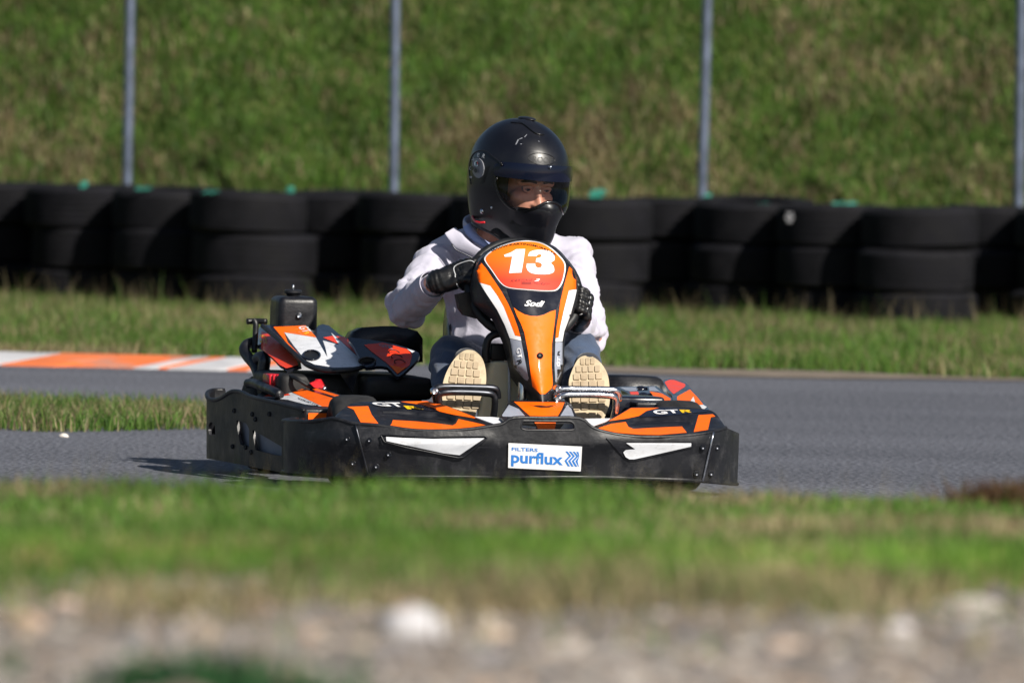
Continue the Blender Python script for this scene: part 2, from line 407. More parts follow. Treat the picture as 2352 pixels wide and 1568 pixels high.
ys = np.concatenate([np.linspace(-40, 7.5, 12), np.linspace(8, 21, 200), np.linspace(22, 48, 20), np.linspace(48.3, 55, 150), np.linspace(56, 400, 16)])
grid_mesh('ground', xs, ys, ground_z, M['soil'])
# asphalt -----------------------------------------------------------
def asphalt_mat():
    m = bpy.data.materials.new('asphalt'); m.use_nodes = True; n = m.node_tree.nodes; L = m.node_tree.links; p = n['Principled BSDF']
    p.inputs['Roughness'].default_value = .72; p.inputs['Specular IOR Level'].default_value = .4
    tc = n.new('ShaderNodeTexCoord')
    def nz(s, d, sc=(1, 1, 1)):
        mp = n.new('ShaderNodeMapping'); mp.inputs['Scale'].default_value = sc; L.new(tc.outputs['Object'], mp.inputs[0])
        t = n.new('ShaderNodeTexNoise'); t.inputs['Scale'].default_value = s; t.inputs['Detail'].default_value = d; L.new(mp.outputs[0], t.inputs['Vector']); return t.outputs['Fac']
    r = n.new('ShaderNodeValToRGB'); e = r.color_ramp.elements
    e[0].position = .42; e[0].color = (.050, .053, .066, 1); e[1].position = .6; e[1].color = (.205, .212, .25, 1)
    a = n.new('ShaderNodeMath'); a.operation = 'ADD'; b = n.new('ShaderNodeMath'); b.operation = 'MULTIPLY'; b.inputs[1].default_value = .5
    sc_ = n.new('ShaderNodeMapRange'); sc_.inputs[3].default_value = .34; sc_.inputs[4].default_value = .62; L.new(nz(.8, 6, (.3, 1.2, 1)), sc_.inputs[0]); L.new(sc_.outputs[0], a.inputs[0]); L.new(nz(48, 8), a.inputs[1]); L.new(a.outputs[0], b.inputs[0]); L.new(b.outputs[0], r.inputs[0])
    L.new(r.outputs[0], p.inputs['Base Color'])
    v = n.new('ShaderNodeTexVoronoi'); v.inputs['Scale'].default_value = 55; L.new(tc.outputs['Object'], v.inputs['Vector'])
    bu = n.new('ShaderNodeBump'); bu.inputs['Strength'].default_value = .9; bu.inputs['Distance'].default_value = .01; L.new(v.outputs['Distance'], bu.inputs['Height']); L.new(bu.outputs[0], p.inputs['Normal'])
    return m
M['asphalt'] = asphalt_mat()
FAR = 37.2
me = bpy.data.meshes.new('road'); rx = list(np.linspace(-4, 4, 60))
edge = [(x, FAR + .12*math.sin(x*2.3) + .1*math.sin(x*5.1 + 1), 0) for x in rx]
edge = [(x, (36.0 if x < -.55 else y), z) for x, y, z in edge]; top = [(-60, 36.0, 0)] + edge + [(60, FAR, 0)]; bot = [(60, 19.5, 0)] + [(x, 19.5, 0) for x in rx[::-1]] + [(-60, 19.5, 0)]
V = top + bot; n_ = len(top); F = [(i+1, i, 2*n_-1-i, 2*n_-2-i) for i in range(n_-1)]
me.from_pydata(V, [], F); me.update(); o = link('road', me, M['asphalt'], smooth=False); o['kind'] = 'structure'
# dirt margin where the verge meets the asphalt (right)
M['dirt'] = mat('dry_dirt', (122, 112, 102), .9, var=.25, vscale=6, bump=.3, bscale=60, spec=.1)
xs2 = np.linspace(.2, 7, 90); 
def dirt_pts():
    a = [(x, FAR - .45 - .25*math.sin(x*1.7) - .2*float(vnoise(x, 0, 3, 2)), .004) for x in xs2]; b = [(x, FAR + .9, .004) for x in xs2]
    return a, b
a_, b_ = dirt_pts(); me = bpy.data.meshes.new('dirt_margin'); n_ = len(a_)
me.from_pydata(a_ + b_, [], [(i, i+1, n_+i+1, n_+i) for i in range(n_-1)]); me.update(); o = link('dirt_margin', me, M['dirt'], smooth=False); o['kind'] = 'structure'
# kerb with painted blocks -------------------------------------------
M['kerb_w'] = mat('kerb_white_paint', (188, 188, 192), .7, var=.1, vscale=5, bump=.3, bscale=40, dirt=(104, 103, 104), dscale=3.2, damt=.9)
M['kerb_o'] = mat('kerb_orange_paint', (222, 116, 62), .7, var=.1, vscale=5, bump=.3, bscale=40, dirt=(150, 136, 130), dscale=3.2, damt=.95)
kerb = empty('kerb', (0, 36.6, 0)); kerb['kind'] = 'structure'
ub = [(-420, -180, 'w'), (-180, -60, 'o'), (-60, 150, 'w'), (150, 275, 'o'), (275, 398, 'o'), (398, 446, 'o'), (446, 484, 'w'), (484, 522, 'o'), (522, 640, 'w'), (640, 700, 'o'), (700, 800, 'w')]
for u0, u1, c in ub:
    x0 = at_y(u0, 830, 36.6).x; x1 = at_y(u1, 830, 36.6).x - .012; sk = .2
    y0, y1, yk = 35.54 + random.uniform(-.08, .05) - 36.6, 35.86 - 36.6, .12
    bm = bmesh.new(); q = []
    for (x, y, z) in ((x0 - sk, y0, .0), (x1 - sk, y0, .0), (x1, y1 - .12, .036), (x0, y1 - .12, .036), (x0 + .03, y1, .04), (x1 + .03, y1, .04)): q.append(bm.verts.new((x, y, z + .006)))
    lo_ = [bm.verts.new((v.co.x, v.co.y, -.03)) for v in q]
    bm.faces.new((q[0], q[1], q[2], q[3])); bm.faces.new((q[3], q[2], q[5], q[4]))
    ring = [0, 1, 2, 5, 4, 3]
    for i in range(6):
        a, b = ring[i], ring[(i+1) % 6]; bm.faces.new((q[b], q[a], lo_[a], lo_[b]))
    from_bm('kerb_block', bm, M['kerb_' + c], kerb, smooth=False)
# grass --------------------------------------------------------------
def grass_mat(name):
    m = bpy.data.materials.new(name); m.use_nodes = True; n = m.node_tree.nodes; L = m.node_tree.links; p = n['Principled BSDF']
    at = n.new('ShaderNodeAttribute'); at.attribute_name = 'Col'; L.new(at.outputs['Color'], p.inputs['Base Color']); p.inputs['Roughness'].default_value = .55; p.inputs['Specular IOR Level'].default_value = .25
    tr = n.new('ShaderNodeBsdfTranslucent'); L.new(at.outputs['Color'], tr.inputs[0]); mx = n.new('ShaderNodeMixShader'); mx.inputs[0].default_value = .35
    L.new(p.outputs[0], mx.inputs[1]); L.new(tr.outputs[0], mx.inputs[2]); L.new(mx.outputs[0], n['Material Output'].inputs[0]); return m
M['grass'] = grass_mat('grass_blades')
GREEN = np.array([[.085, .18, .028], [.06, .135, .022], [.12, .215, .035], [.095, .155, .035]])
DRY = np.array([[.30, .25, .13], [.24, .19, .10], [.36, .31, .18], [.17, .13, .08]])
def blades(name, P, h, w, C, lean=.5, kind='stuff', loc=None):
    n = len(P); a = rng.uniform(0, 2*np.pi, n); la = rng.uniform(0, 2*np.pi, n); ll = rng.uniform(.05, lean, n)*h
    d = np.stack([np.cos(a), np.sin(a), np.zeros(n)], -1)*(w/2)[:, None]
    ld = np.stack([np.cos(la)*ll, np.sin(la)*ll, np.zeros(n)], -1); upv = np.zeros((n, 3)); upv[:, 2] = h
    mid = P + upv*.55 + ld*.3; tip = P + upv*np.sqrt(np.clip(1 - (ll/h)**2*.5, .2, 1))[:, None] + ld
    V = np.stack([P - d, P + d, mid - d*.75, mid + d*.75, tip], 1).reshape(-1, 3)
    b = (np.arange(n)*5)[:, None]; F = np.concatenate([b + [0, 1, 3], b + [0, 3, 2], b + [2, 3, 4]], 1).reshape(-1, 3)
    me = bpy.data.meshes.new(name); me.vertices.add(len(V)); me.vertices.foreach_set('co', V.ravel().astype(np.float32))
    me.loops.add(F.size); me.loops.foreach_set('vertex_index', F.ravel().astype(np.int32)); me.polygons.add(len(F))
    me.polygons.foreach_set('loop_start', np.arange(0, F.size, 3, dtype=np.int32)); me.update(calc_edges=True)
    ca = me.color_attributes.new('Col', 'FLOAT_COLOR', 'POINT'); cc = np.ones((n, 5, 4)); cc[:, :, :3] = C[:, None, :]
    ca.data.foreach_set('color', cc.ravel().astype(np.float32))
    o = link(name, me, M['grass'])
    if kind: o['kind'] = kind
    return o
def pick(dryness, n, gain=1.0):
    g = GREEN[rng.integers(0, 4, n)]; d = DRY[rng.integers(0, 4, n)]
    c = np.where((rng.random(n) < dryness)[:, None], d, g); return c*rng.uniform(.7, 1.3, n)[:, None]*gain
# verge between track and tyre wall
N = 165000; Px = rng.uniform(-5.1, 5.1, N); Py = rng.uniform(35.9, 48.2, N)
Py = np.where(rng.random(N) < .25, rng.uniform(35.9, 39, N), Py)
keep = (fbm(Px, Py, 1.2, 20) > .2) & ~((Px > -.55) & (Py < FAR + .12*np.sin(Px*2.3) + .1*np.sin(Px*5.1 + 1))); Px, Py = Px[keep], Py[keep]; N = len(Px)
f = fbm(Px, Py, .9, 21); dry = np.clip((f - .5)*3.0 + .28 + .3*np.clip((39 - Py)/3, 0, 1)*(Px < 0), .08, .85)
h = rng.uniform(.035, .11, N)*(.7 + .8*fbm(Px, Py, 1.6, 22)); 
tag(blades('verge_grass', np.stack([Px, Py, np.full(N, -.025)], -1), h, rng.uniform(.004, .009, N), pick(dry, N), .8), 'rough green and dry grass verge in front of the tyre wall', 'grass')
N = 900; Px = rng.uniform(-3.2, 3.2, N); Py = rng.uniform(44.5, 46.3, N)
tag(blades('tall_dry_stalks', np.stack([Px, Py, np.full(N, -.02)], -1), rng.uniform(.1, .24, N), rng.uniform(.003, .005, N), pick(np.full(N, .85), N, .6), .5), 'thin dry stalks along the foot of the tyre wall', 'grass')
# hillside
N = 225000; Px = rng.uniform(-5.4, 5.4, N); Py = rng.uniform(48.7, 53.0, N)
f = fbm(Px, Py, 1.1, 31); g2 = fbm(Px, Py, 4.5, 33)
dry = np.clip((f - .5)*1.5 + (g2 - .5)*1.5 + .20 + .3*np.clip((50.0 - Py), 0, 1) - .12*np.clip(Py - 50.6, 0, 1.5), .04, .92)
h = rng.uniform(.04, .12, N)*(.6 + .9*g2)
tag(blades('hillside_grass', np.stack([Px, Py, ground_z(Px, Py) - .01], -1), h, rng.uniform(.006, .014, N), pick(dry, N)*(.34 + .98*fbm(Px, Py, 5, 35))[:, None], .9), 'patchy green and brown grass covering the bank behind the tyres', 'grass')
# grass island on the left between the two stretches of track
N = 42000; Px = rng.uniform(-2.6, -.45, N); Py = rng.uniform(27.6, 32.6, N)
hi = 30.7 + .25*(vnoise(Px, 0*Px, 2, 41) - .5) - np.clip(Px + 1.2, 0, 2)*1.2; lo_ = 28.35 + .3*(vnoise(Px, 0*Px, 3, 42) - .5) + np.clip(Px + 1.5, 0, 2)*1.3
keep = (Py < hi) & (Py > lo_); Px, Py = Px[keep], Py[keep]; N = len(Px); f = fbm(Px, Py, 1.6, 43)
dry = np.clip((f - .45)*3 + .3 + .35*(Py < lo_[keep] + .7), .1, .9)
tag(blades('island_grass', np.stack([Px, Py, np.full(N, .0)], -1), rng.uniform(.03, .085, N), rng.uniform(.003, .006, N), pick(dry, N), .9), 'strip of rough grass between the two stretches of track', 'grass')
# foreground bank
N = 190000; Py = rng.uniform(9.8, 20.0, N); Px = rng.uniform(-1, 1, N)*(Py*.062 + .6)
edge_ = 11.15 + 2.4*(fbm(Px, Py*.3, 2.6, 51) - .5) + .35*np.clip(Px, -1, 1)
keep = (rng.random(N) < np.clip((Py - edge_ + .3)/.9, 0.03, 1)); Px, Py = Px[keep], Py[keep]; edge_ = edge_[keep]; N = len(Px)
f = fbm(Px, Py*.6, 2.2, 52); dry = np.clip((f - .52)*3.6 + .16 + .85*np.exp(-((Py - edge_)/.75)**2) + .55*np.clip((Py - 16.6)/1.2, 0, 1)*(.3 + .7*(Px > .15)), .03, .95)
c = pick(dry, N)*(.62 + 1.25*fbm(Px, Py*.5, 4, 55))[:, None]; c = c*(1 + .45*np.exp(-((Py - 12.4)/.5)**2)[:, None]*np.array([[.9, .8, .2]]))
h = rng.uniform(.018, .05, N)*(.7 + .9*fbm(Px, Py, 2.5, 53))
tag(blades('foreground_grass', np.stack([Px, Py, ground_z(Px, Py) - .004], -1), h, rng.uniform(.002, .005, N), c, .9), 'blurred green grass on the bank nearest the viewer', 'grass')
N = 700; Py = rng.uniform(15.5, 19.0, N); Px = rng.uniform(-1, 1, N)*(Py*.062 + .1)
tag(blades('foreground_stalks', np.stack([Px, Py, ground_z(Px, Py)], -1), rng.uniform(.05, .12, N), rng.uniform(.0008, .0018, N), pick(np.full(N, .85), N, .8), .6), 'sparse thin dry stalks standing above the near grass', 'grass')
# gravel
ico = bmesh.new(); bmesh.ops.create_icosphere(ico, subdivisions=1, radius=1); IV = np.array([v.co[:] for v in ico.verts]); ico.verts.index_update(); IF = np.array([[v.index for v in f.verts] for f in ico.faces]); ico.free()
def pebbles(name, P, R, C):
    n = len(P); k = len(IV); J = rng.uniform(.65, 1.2, (n, k, 1)); S = rng.uniform(.6, 1.2, (n, 1, 3)); S[:, :, 2] *= .7
    V = (IV[None]*J*S*R[:, None, None] + P[:, None, :]).reshape(-1, 3); F = (IF[None] + (np.arange(n)*k)[:, None, None]).reshape(-1, 3)
    me = bpy.data.meshes.new(name); me.from_pydata(V.tolist(), [], F.tolist()); me.update()
    ca = me.color_attributes.new('Col', 'FLOAT_COLOR', 'POINT'); cc = np.ones((n, k, 4)); cc[:, :, :3] = C[:, None, :]; ca.data.foreach_set('color', cc.ravel().astype(np.float32))
    return link(name, me, M['pebble'], smooth=False)
m = bpy.data.materials.new('pebble_stone'); m.use_nodes = True; at_ = m.node_tree.nodes.new('ShaderNodeAttribute'); at_.attribute_name = 'Col'
m.node_tree.links.new(at_.outputs['Color'], m.node_tree.nodes['Principled BSDF'].inputs['Base Color']); m.node_tree.nodes['Principled BSDF'].inputs['Roughness'].default_value = .85; M['pebble'] = m
N = 12000; Py = rng.uniform(7.5, 12.4, N); Px = rng.uniform(-1, 1, N)*(Py*.06 + .5)
PAL = np.array([[.42, .36, .30], [.34, .30, .27], [.48, .45, .42], [.30, .30, .33], [.45, .34, .26], [.22, .21, .21], [.55, .53, .5]])
R = .004 + .012*rng.random(N)**3 + .022*(rng.random(N) < .035)*rng.random(N)
pz = ground_z(Px, Py); tag(pebbles('gravel', np.stack([Px, Py, pz], -1), R, PAL[rng.integers(0, 7, N)]*rng.uniform(.42, .9, (N, 1))*np.array([[1.03, .98, .94]])), 'blurred pale brown and grey gravel at the bottom', 'gravel', kind='stuff')
# single stones ------------------------------------------------------
def ground_hit(u, v):
    d = ray(u, v); d = d/d.y
    y = 8.0
    while y < 46:
        p = CAM + d*y
        if p.z < float(ground_z(p.x, y)) or (y > 20 and p.z < 0): return Vector((p.x, y, max(p.z, 0 if y > 20 else p.z)))
        y += .05
    return CAM + d*24
def stone(u, v, wpx, hpx, rgb, label, seed):
    p = ground_hit(u, v + hpx*.7); s = p.y/FPX
    bm = bmesh.new(); bmesh.ops.create_icosphere(bm, subdivisions=3, radius=1)
    for q in bm.verts:
        k = 1 + .22*noise.noise(q.co*1.3 + Vector((seed*3.1, 0, 0))) + .08*noise.noise(q.co*4 + Vector((0, seed*2., 0)))
        q.co = Vector((q.co.x*wpx*s*k, q.co.y*wpx*s*.8*k, q.co.z*hpx*s*k))
    o = from_bm('stone', bm, mat('stone_%d' % seed, rgb, .85, var=.12, vscale=60, bump=.4, bscale=150)); o.location = p + Vector((0, 0, hpx*s*.35))
    tag(o, label, 'stone', 'loose stones on the near bank'); return o
stone(945, 1425, 80, 52, (186, 184, 187), 'big white rounded stone on the gravel at the bottom', 1)
stone(2120, 1167, 16, 15, (225, 222, 214), 'small white stone in the grass far right', 2)
stone(2236, 1186, 22, 15, (205, 188, 165), 'small tan stone in the grass near the right edge', 3)
stone(1496, 1236, 28, 17, (196, 196, 190), 'pale grey stone in grass below the kart sticker', 4)
stone(1586, 1256, 22, 14, (214, 196, 170), 'beige stone in the grass beside the pale grey one', 5)
stone(1642, 1166, 20, 12, (190, 186, 172), 'dull grey stone at the near road edge below the bumper end', 6)
stone(150, 1386, 34, 20, (200, 176, 160), 'pinkish stone where grass meets gravel at far left', 7)
stone(1130, 1452, 40, 22, (190, 170, 152), 'brown stone just right of the big white stone', 8)
stone(1800, 1478, 46, 20, (176, 158, 142), 'flat brown stone in the gravel at lower right', 9)
stone(2060, 1440, 36, 18, (196, 190, 190), 'light grey stone in the gravel at right', 10)
stone(400, 1440, 34, 16, (205, 186, 166), 'sandy stone in the gravel left of the big white stone', 11)
stone(146, 1000, 11, 6, (214, 206, 198), 'pale stone on the asphalt beside the grass island', 12)
# plants ---------------------------------------------------------------
def tuft(name, u, v, n, hpx, spread, colr, label, cat, lean=.6, wpx=3, y=None):
    p = ground_hit(u, v) if y is None else at_y(u, v, y); s = p.y/FPX; r = spread*s
    P = np.stack([rng.normal(0, r*.5, n), rng.normal(0, r*.5, n), np.zeros(n) - .004], -1)
    C = np.array(colr)[rng.integers(0, len(colr), n)]*rng.uniform(.7, 1.3, (n, 1))
    o = blades(name, P, rng.uniform(.4, 1, n)*hpx*s, np.full(n, wpx*s), C, lean); o.location = (p.x, p.y, float(ground_z(p.x, p.y)) if p.y < 21 else 0)
    return tag(o, label, cat)
tuft('dry_grass_tuft', 95, 1335, 160, 105, 60, [(.5, .36, .17), (.42, .30, .14)], 'straw coloured grass tuft at lower left', 'grass tuft', .5, 5)
tuft('dry_grass_tuft', 1420, 1340, 260, 100, 150, [(.42, .34, .2), (.34, .27, .15)], 'spreading dry grass tuft in front of the bumper sticker', 'grass tuft', .8, 4)
tuft('broad_leaf_weed', 470, 1600, 260, 130, 260, [(.03, .10, .03), (.045, .13, .045), (.02, .07, .03)], 'dark green leafy weed at the bottom edge', 'plant', 1.2, 26)
tuft('brown_weed', 2320, 1165, 900, 100, 130, [(.12, .06, .035), (.09, .07, .025), (.16, .085, .05)], 'reddish brown weed at the road edge far right', 'plant', 1.1, 6, 16.9)
tuft('green_weed', 570, 1290, 120, 55, 60, [(.05, .14, .07), (.07, .16, .08)], 'bluish green weed in the grass at left', 'plant', 1.1, 12)
tuft('green_weed', 790, 1290, 120, 50, 60, [(.05, .15, .08), (.07, .16, .09)], 'bluish green weed in the grass left of centre', 'plant', 1.1, 12)
# ------------------------------------------------------------------ tyre wall
TR, TW = .318, .215
def tyre_mesh(ng, gd, bulge):
    prof = []
    outer = [(-.5, .60), (-.515, .70), (-.53 - bulge, .80), (-.515, .9), (-.46, .955), (-.40, .985)]
    for a, r in outer: prof.append((a*TW, r*TR))
    for k in range(ng):
        x = -.36 + .72*k/(ng - 1); rr = 1.0 - .012*abs(x*2)**2; st = .72/(ng - 1)
        prof += [((x - st*.36)*TW, rr*TR), ((x + st*.36)*TW, rr*TR), ((x + st*.42)*TW, (rr - gd)*TR), ((x + st*.58)*TW, (rr - gd)*TR)] if k < ng-1 else [((x - st*.36)*TW, rr*TR), ((x + st*.2)*TW, rr*TR)]
    for a, r in outer[::-1]: prof.append((-a*TW, r*TR))
    prof += [(.40*TW, .62*TR), (.44*TW, .75*TR), (.38*TW, .92*TR), (0, .95*TR), (-.38*TW, .92*TR), (-.44*TW, .75*TR), (-.40*TW, .62*TR), prof[0]]
    o = lathe('tyre', prof, M['tyre'], None, 44, 'z')
    bm = bmesh.new(); bm.from_mesh(o.data); sd = ng*1.7
    for v in bm.verts:
        r = math.hypot(v.co.x, v.co.y); k = 1 + .012*noise.noise(v.co*3 + Vector((sd, 0, 0)))
        v.co.x *= k; v.co.y *= k; v.co.z += .008*noise.noise(v.co*2.5 + Vector((0, sd, 0)))
    bm.to_mesh(o.data); bm.free(); return o
tyre0 = tyre_mesh(6, .022, 0); tyre_b = tyre_mesh(5, .03, .015); tyre_c = tyre_mesh(8, .014, .005)
protos = [tyre0, tyre_b, tyre_c]
ORD = ['first', 'second', 'third', 'fourth', 'fifth', 'sixth', 'seventh', 'eighth', 'ninth', 'tenth', 'eleventh', 'twelfth', 'thirteenth', 'fourteenth', 'fifteenth']
TIER = ['bottom', 'middle', 'top']
stacks = [(10, 1.35), (200, .9), (390, .46), (574, 0), (775, 1.35), (965, .9), (1155, .46), (1345, 0), (1535, 1.35), (1725, .9), (1912, .46), (2100, 0), (2290, 1.35), (2460, .9)]
used_ = []; wall = {}
for si, (u, dy) in enumerate(stacks):
    y = 46.15 + dy; p = at_y(u, 640, y)
    for t in range(3):
        pr_ = protos[(si*5 + t*2 + si//3) % 3]
        if pr_ not in used_: o = pr_; used_.append(pr_)
        else: o = pr_.copy(); col.objects.link(o)
        jx, jy = random.uniform(-.025, .025), random.uniform(-.025, .025)
        tilt = (random.uniform(-.03, .03), random.uniform(-.03, .03)) if not (si == 9 and t == 2) else (-.05, .03)
        o.location = (p.x + jx, y + jy, -.03 + TW*(t + .5) + random.uniform(-.003, .003) + (.012 if si == 9 and t == 2 else 0))
        o.rotation_euler = (tilt[0], tilt[1], random.uniform(0, 6.28)); s_ = random.uniform(.93, 1.04); o.scale = (s_, s_, random.uniform(.96, 1.0))
        tag(o, '%s black tyre of the %s stack from the left in the wall' % (TIER[t], ORD[si]), 'tyre', 'used tyres stacked as a barrier wall'); wall[(si, t)] = o
for q_, (u, dy) in enumerate(((-189, 0), (-375, .46), (-560, .9), (-745, 1.35), (-952, 0), (2650, .46), (2863, 0), (3050, 1.35), (3240, .9), (3430, .46))):      # the wall goes on to both sides of the picture
    y = 46.15 + dy; p = at_y(u, 640, y)
    for t in range(3):
        o = protos[random.randrange(3)].copy(); col.objects.link(o); o.location = (p.x, y, -.03 + TW*(t + .5)); o.rotation_euler = (random.uniform(-.03, .03), random.uniform(-.03, .03), random.uniform(0, 6.28))
        tag(o, '%s black tyre of the %s stack past the %s edge of the picture' % (TIER[t], ORD[q_ % 5], 'left' if u < 0 else 'right'), 'tyre', 'tyres beyond the %s edge' % ('left' if u < 0 else 'right'))
# teal cords knotted over top tyres
def cord(u, v, si, size, label, spread=.0):
    y = 46.15 + stacks[si][1] - TR + .03; p = at_y(u, v, y)
    bm = bmesh.new(); 
    for k in range(5):
        a = random.uniform(0, 6.28); pts = [Vector((math.cos(a + q*1.7)*size*.5*random.uniform(.5, 1) - q*spread*.25, -.01 + .02*random.random(), math.sin(a*1.3 + q*2.1)*size*.55)) for q in range(6)]
        tube('c', pts, size*.11, None, None, 6, smooth_path=3, bm=bm)
    tube('c', [(0, 0, -size*.2), (-spread*.4, .05, size*.1), (-spread, .25, size*.25), (-spread, .5, -.02)], size*.1, None, None, 6, smooth_path=4, bm=bm)
    o = from_bm('knotted_cord', bm, M['teal']); o.location = p; tag(o, label, 'cord', 'teal cords tying the tyre wall'); return o
cord(191, 428, 1, .05, 'bright teal cord knot on the second tyre stack from left')
cord(345, 434, 2, .018, 'faint teal cord on the third tyre stack from left', .06)
cord(500, 442, 3, .016, 'faint teal cord low on the fourth tyre stack from left', .06)
cord(665, 440, 4, .05, 'bright teal cord knot left of the second fence post')
cord(800, 452, 4, .018, 'faint teal cord just left of the second post foot', .06)
cord(1385, 446, 7, .045, 'teal cord knot right of the driver helmet', .05)
cord(1622, 458, 8, .055, 'bright teal cord knot at the foot of the third fence post')
cord(1765, 470, 9, .016, 'faint teal cord beside the tilted open tyre', .04)
cord(1958, 476, 10, .05, 'long teal cord with stray ends on the right tyres', .09)
M['chalk'] = mat('chalk_mark', (176, 176, 182), .8)
for (u, v, si) in ((655, 462, 4), (1813, 500, 10)):
    w = wall[(si, 2)]; y = 46.15 + stacks[si][1]; p = at_y(u, v, y - TR*.98); bm = bmesh.new()
    for k in range(6):
        a = k/6*6.28; tube('m', [(p.x + .022*math.cos(a), p.y + .0 - .012, p.z + .03*math.sin(a)), (p.x + .006*math.cos(a), p.y - .012, p.z + .01*math.sin(a))], .004, None, None, 6, bm=bm)
    o = from_bm('paint_mark', bm, M['chalk']); bpy.context.view_layer.update(); o.parent = w; o.matrix_parent_inverse = w.matrix_world.inverted()
# fence posts ----------------------------------------------------------
for (u0, u1, vb, lab) in ((299, 290, 430, 'galvanised fence post nearest the left edge'), (908, 903, 455, 'galvanised fence post left of the driver'), (1625, 1609, 455, 'galvanised fence post right of the driver'), (2346, 2338, 470, 'galvanised fence post at the right edge')):
    y = 48.45; b_ = at_y(u1, vb + 120, y); t_ = at_y(u0 - (u1 - u0)*0 , 0, y); d = (t_ - b_).normalized(); b_ = b_ - d*(b_.z + .1)/d.z
    r = .027
    bm = bmesh.new(); L_ = 2.02
    tube('p', [(0, 0, 0), d*L_], r, None, None, 16, bm=bm)
    o = from_bm('fence_post', bm, M['post']); o.data.set_sharp_from_angle(angle=.7); o.location = b_; tag(o, lab, 'fence post', 'metal fence posts behind the tyre wall')
    bm = bmesh.new(); capsule(bm, d*(L_ - .002), d*(L_ + .02), r*1.12, r*1.05); from_bm('post_cap', bm, M['post'], o)
# ================================================================== kart
kart = empty('racing_kart', ORI, PSI)
tag(kart, 'orange white and black rental kart number 13 with a driver', 'kart')
# ---- chassis --------------------------------------------------------
rbox('floor_pan', (-.30, .12, .035), (.36, .95, .045), M['dark'], kart, .004, 2)
for s in (-1, 1):
    tube('chassis_tube', [(.02 + s*.30, .10, .055), (.02 + s*.34, .5, .055), (.02 + s*.36, 1.0, .055), (.02 + s*.36, 1.6, .07)], .016, M['steel'], kart, 10, smooth_path=4)
tube('rear_axle', [(-.56, 1.42, .14), (.58, 1.42, .14)], .02, M['steel'], kart, 14)
tube('front_axle', [(-.46, .47, .125), (.50, .47, .125)], .014, M['steel'], kart, 10)
# ---- wheels -----------------------------------------------------------
def wheel(name, c, R, Wd, steer):
    w = .5*Wd; c = Vector(c)
    A = Vector((math.cos(steer), math.sin(steer), 0)); B = Vector((-math.sin(steer), math.cos(steer), 0)); C = Vector((0, 0, 1))
    prof = [(-w*.82, R*.52), (-w*.98, R*.62), (-w, R*.76), (-w*.94, R*.88), (-w*.8, R*.955), (-w*.55, R*.99), (0, R), (w*.55, R*.99), (w*.8, R*.955), (w*.94, R*.88), (w, R*.76), (w*.98, R*.62), (w*.82, R*.52), (w*.8, R*.5), (-w*.8, R*.5), (-w*.82, R*.52)]
    t = lathe('wheel', prof, M['rubber'], kart, 40, center=c, basis=(A, B, C))
    lathe('rim', [(-w*.84, R*.515), (-w*.84, R*.44), (-w*.3, R*.40), (-w*.25, R*.15), (w*.25, R*.15), (w*.3, R*.40), (w*.84, R*.44), (w*.84, R*.515), (w*.5, R*.49), (-w*.5, R*.49), (-w*.84, R*.515)], M['alloy'], t, 28, center=c, basis=(A, B, C))
    lathe('hub', [(-w*.5, R*.13), (w*.5, R*.13)], M['steel'], t, 16, center=c, basis=(A, B, C))
lf = K(811, 1000, b=.47).x; rf = .50
for x in (lf, rf): wheel('wheel', (x, .47, .128), .128, .135, -.10)
lr = K(560, 1080, b=1.42).x + .105
for x in (lr, .52): wheel('wheel', (x, 1.42, .14), .14, .21, 0)
# ---- front bumper -----------------------------------------------------
BS = [540, 575, 600, 630, 645, 655, 672, 700, 760, 820, 900, 1000, 1150, 1350, 1450, 1550, 1620, 1640, 1668, 1690, 1700]
BU = [700, 692, 684, 662, 652, 650, 664, 700, 760, 820, 900, 1000, 1150, 1350, 1450, 1550, 1620, 1640, 1668, 1690, 1699]
BB = [.56, .53, .50, .47, .43, .38, .31, .225, .13, .075, .04, .014, 0, 0, .01, .032, .062, .078, .14, .22, .30]
def bump_b(s): return I(s, BS, BB)
def bumper_fn(s, v, off=0.):
    u = I(s, BS, BU); sh = -.028*min(1, max(0, (1000 - v)/40))*0
    belly = -.008*math.exp(-((v - 1012)/22)**2)*max(0, min(1, (s - 690)/30, (1660 - s)/30))*max(0, min(1, (1150 - s)/30) if s < 1250 else min(1, (s - 1350)/30)) + .03*max(0, (v - 1020)/90)
    return K(u, v, b=bump_b(s) + belly - off)
out = [(548, 958), (600, 961), (650, 966), (700, 968), (745, 964), (767, 961), (790, 966), (816, 973), (870, 977), (958, 989), (1056, 988), (1139, 977), (1158, 972), (1180, 960), (1250, 960), (1331, 961), (1358, 980), (1393, 993), (1459, 1003), (1536, 1003), (1602, 998), (1637, 991), (1668, 982), (1699, 995),
       (1694, 1113), (1613, 1106), (1500, 1101), (1382, 1097), (1263, 1097), (1050, 1096), (890, 1096), (721, 1090), (650, 1084), (600, 1080), (548, 1076)]
slot = rnd([(1199, 966), (1312, 967), (1321, 975), (1321, 986), (1312, 988), (1210, 988), (1196, 984)], 5)
bumper = patch('front_bumper', [out, slot], bumper_fn, M['bumper'], kart, (11, 9), .007)
lip = [bumper_fn(s, v) + Vector((0, .004, 0)) for s, v in out[1:23]]
tube('bumper_lip', lip, .0055, M['bumper'], bumper, 8, smooth_path=3)
tube('bumper_lower_lip', [bumper_fn(s, v - 2) + Vector((0, .004, 0)) for s, v in out[24:34]], .006, M['bumper'], bumper, 8, smooth_path=3)
tube('slot_edge', [bumper_fn(s, v) + Vector((0, .003, 0)) for s, v in slot], .004, M['bumper'], bumper, 6, closed=True)
bf = lambda off: (lambda u, v: bumper_fn(u, v, off))
tube('seam_strip', [bumper_fn(816 + 30*k/8, 974 + 117*k/8, .004) for k in range(9)], .0032, M['steel'], bumper, 8)
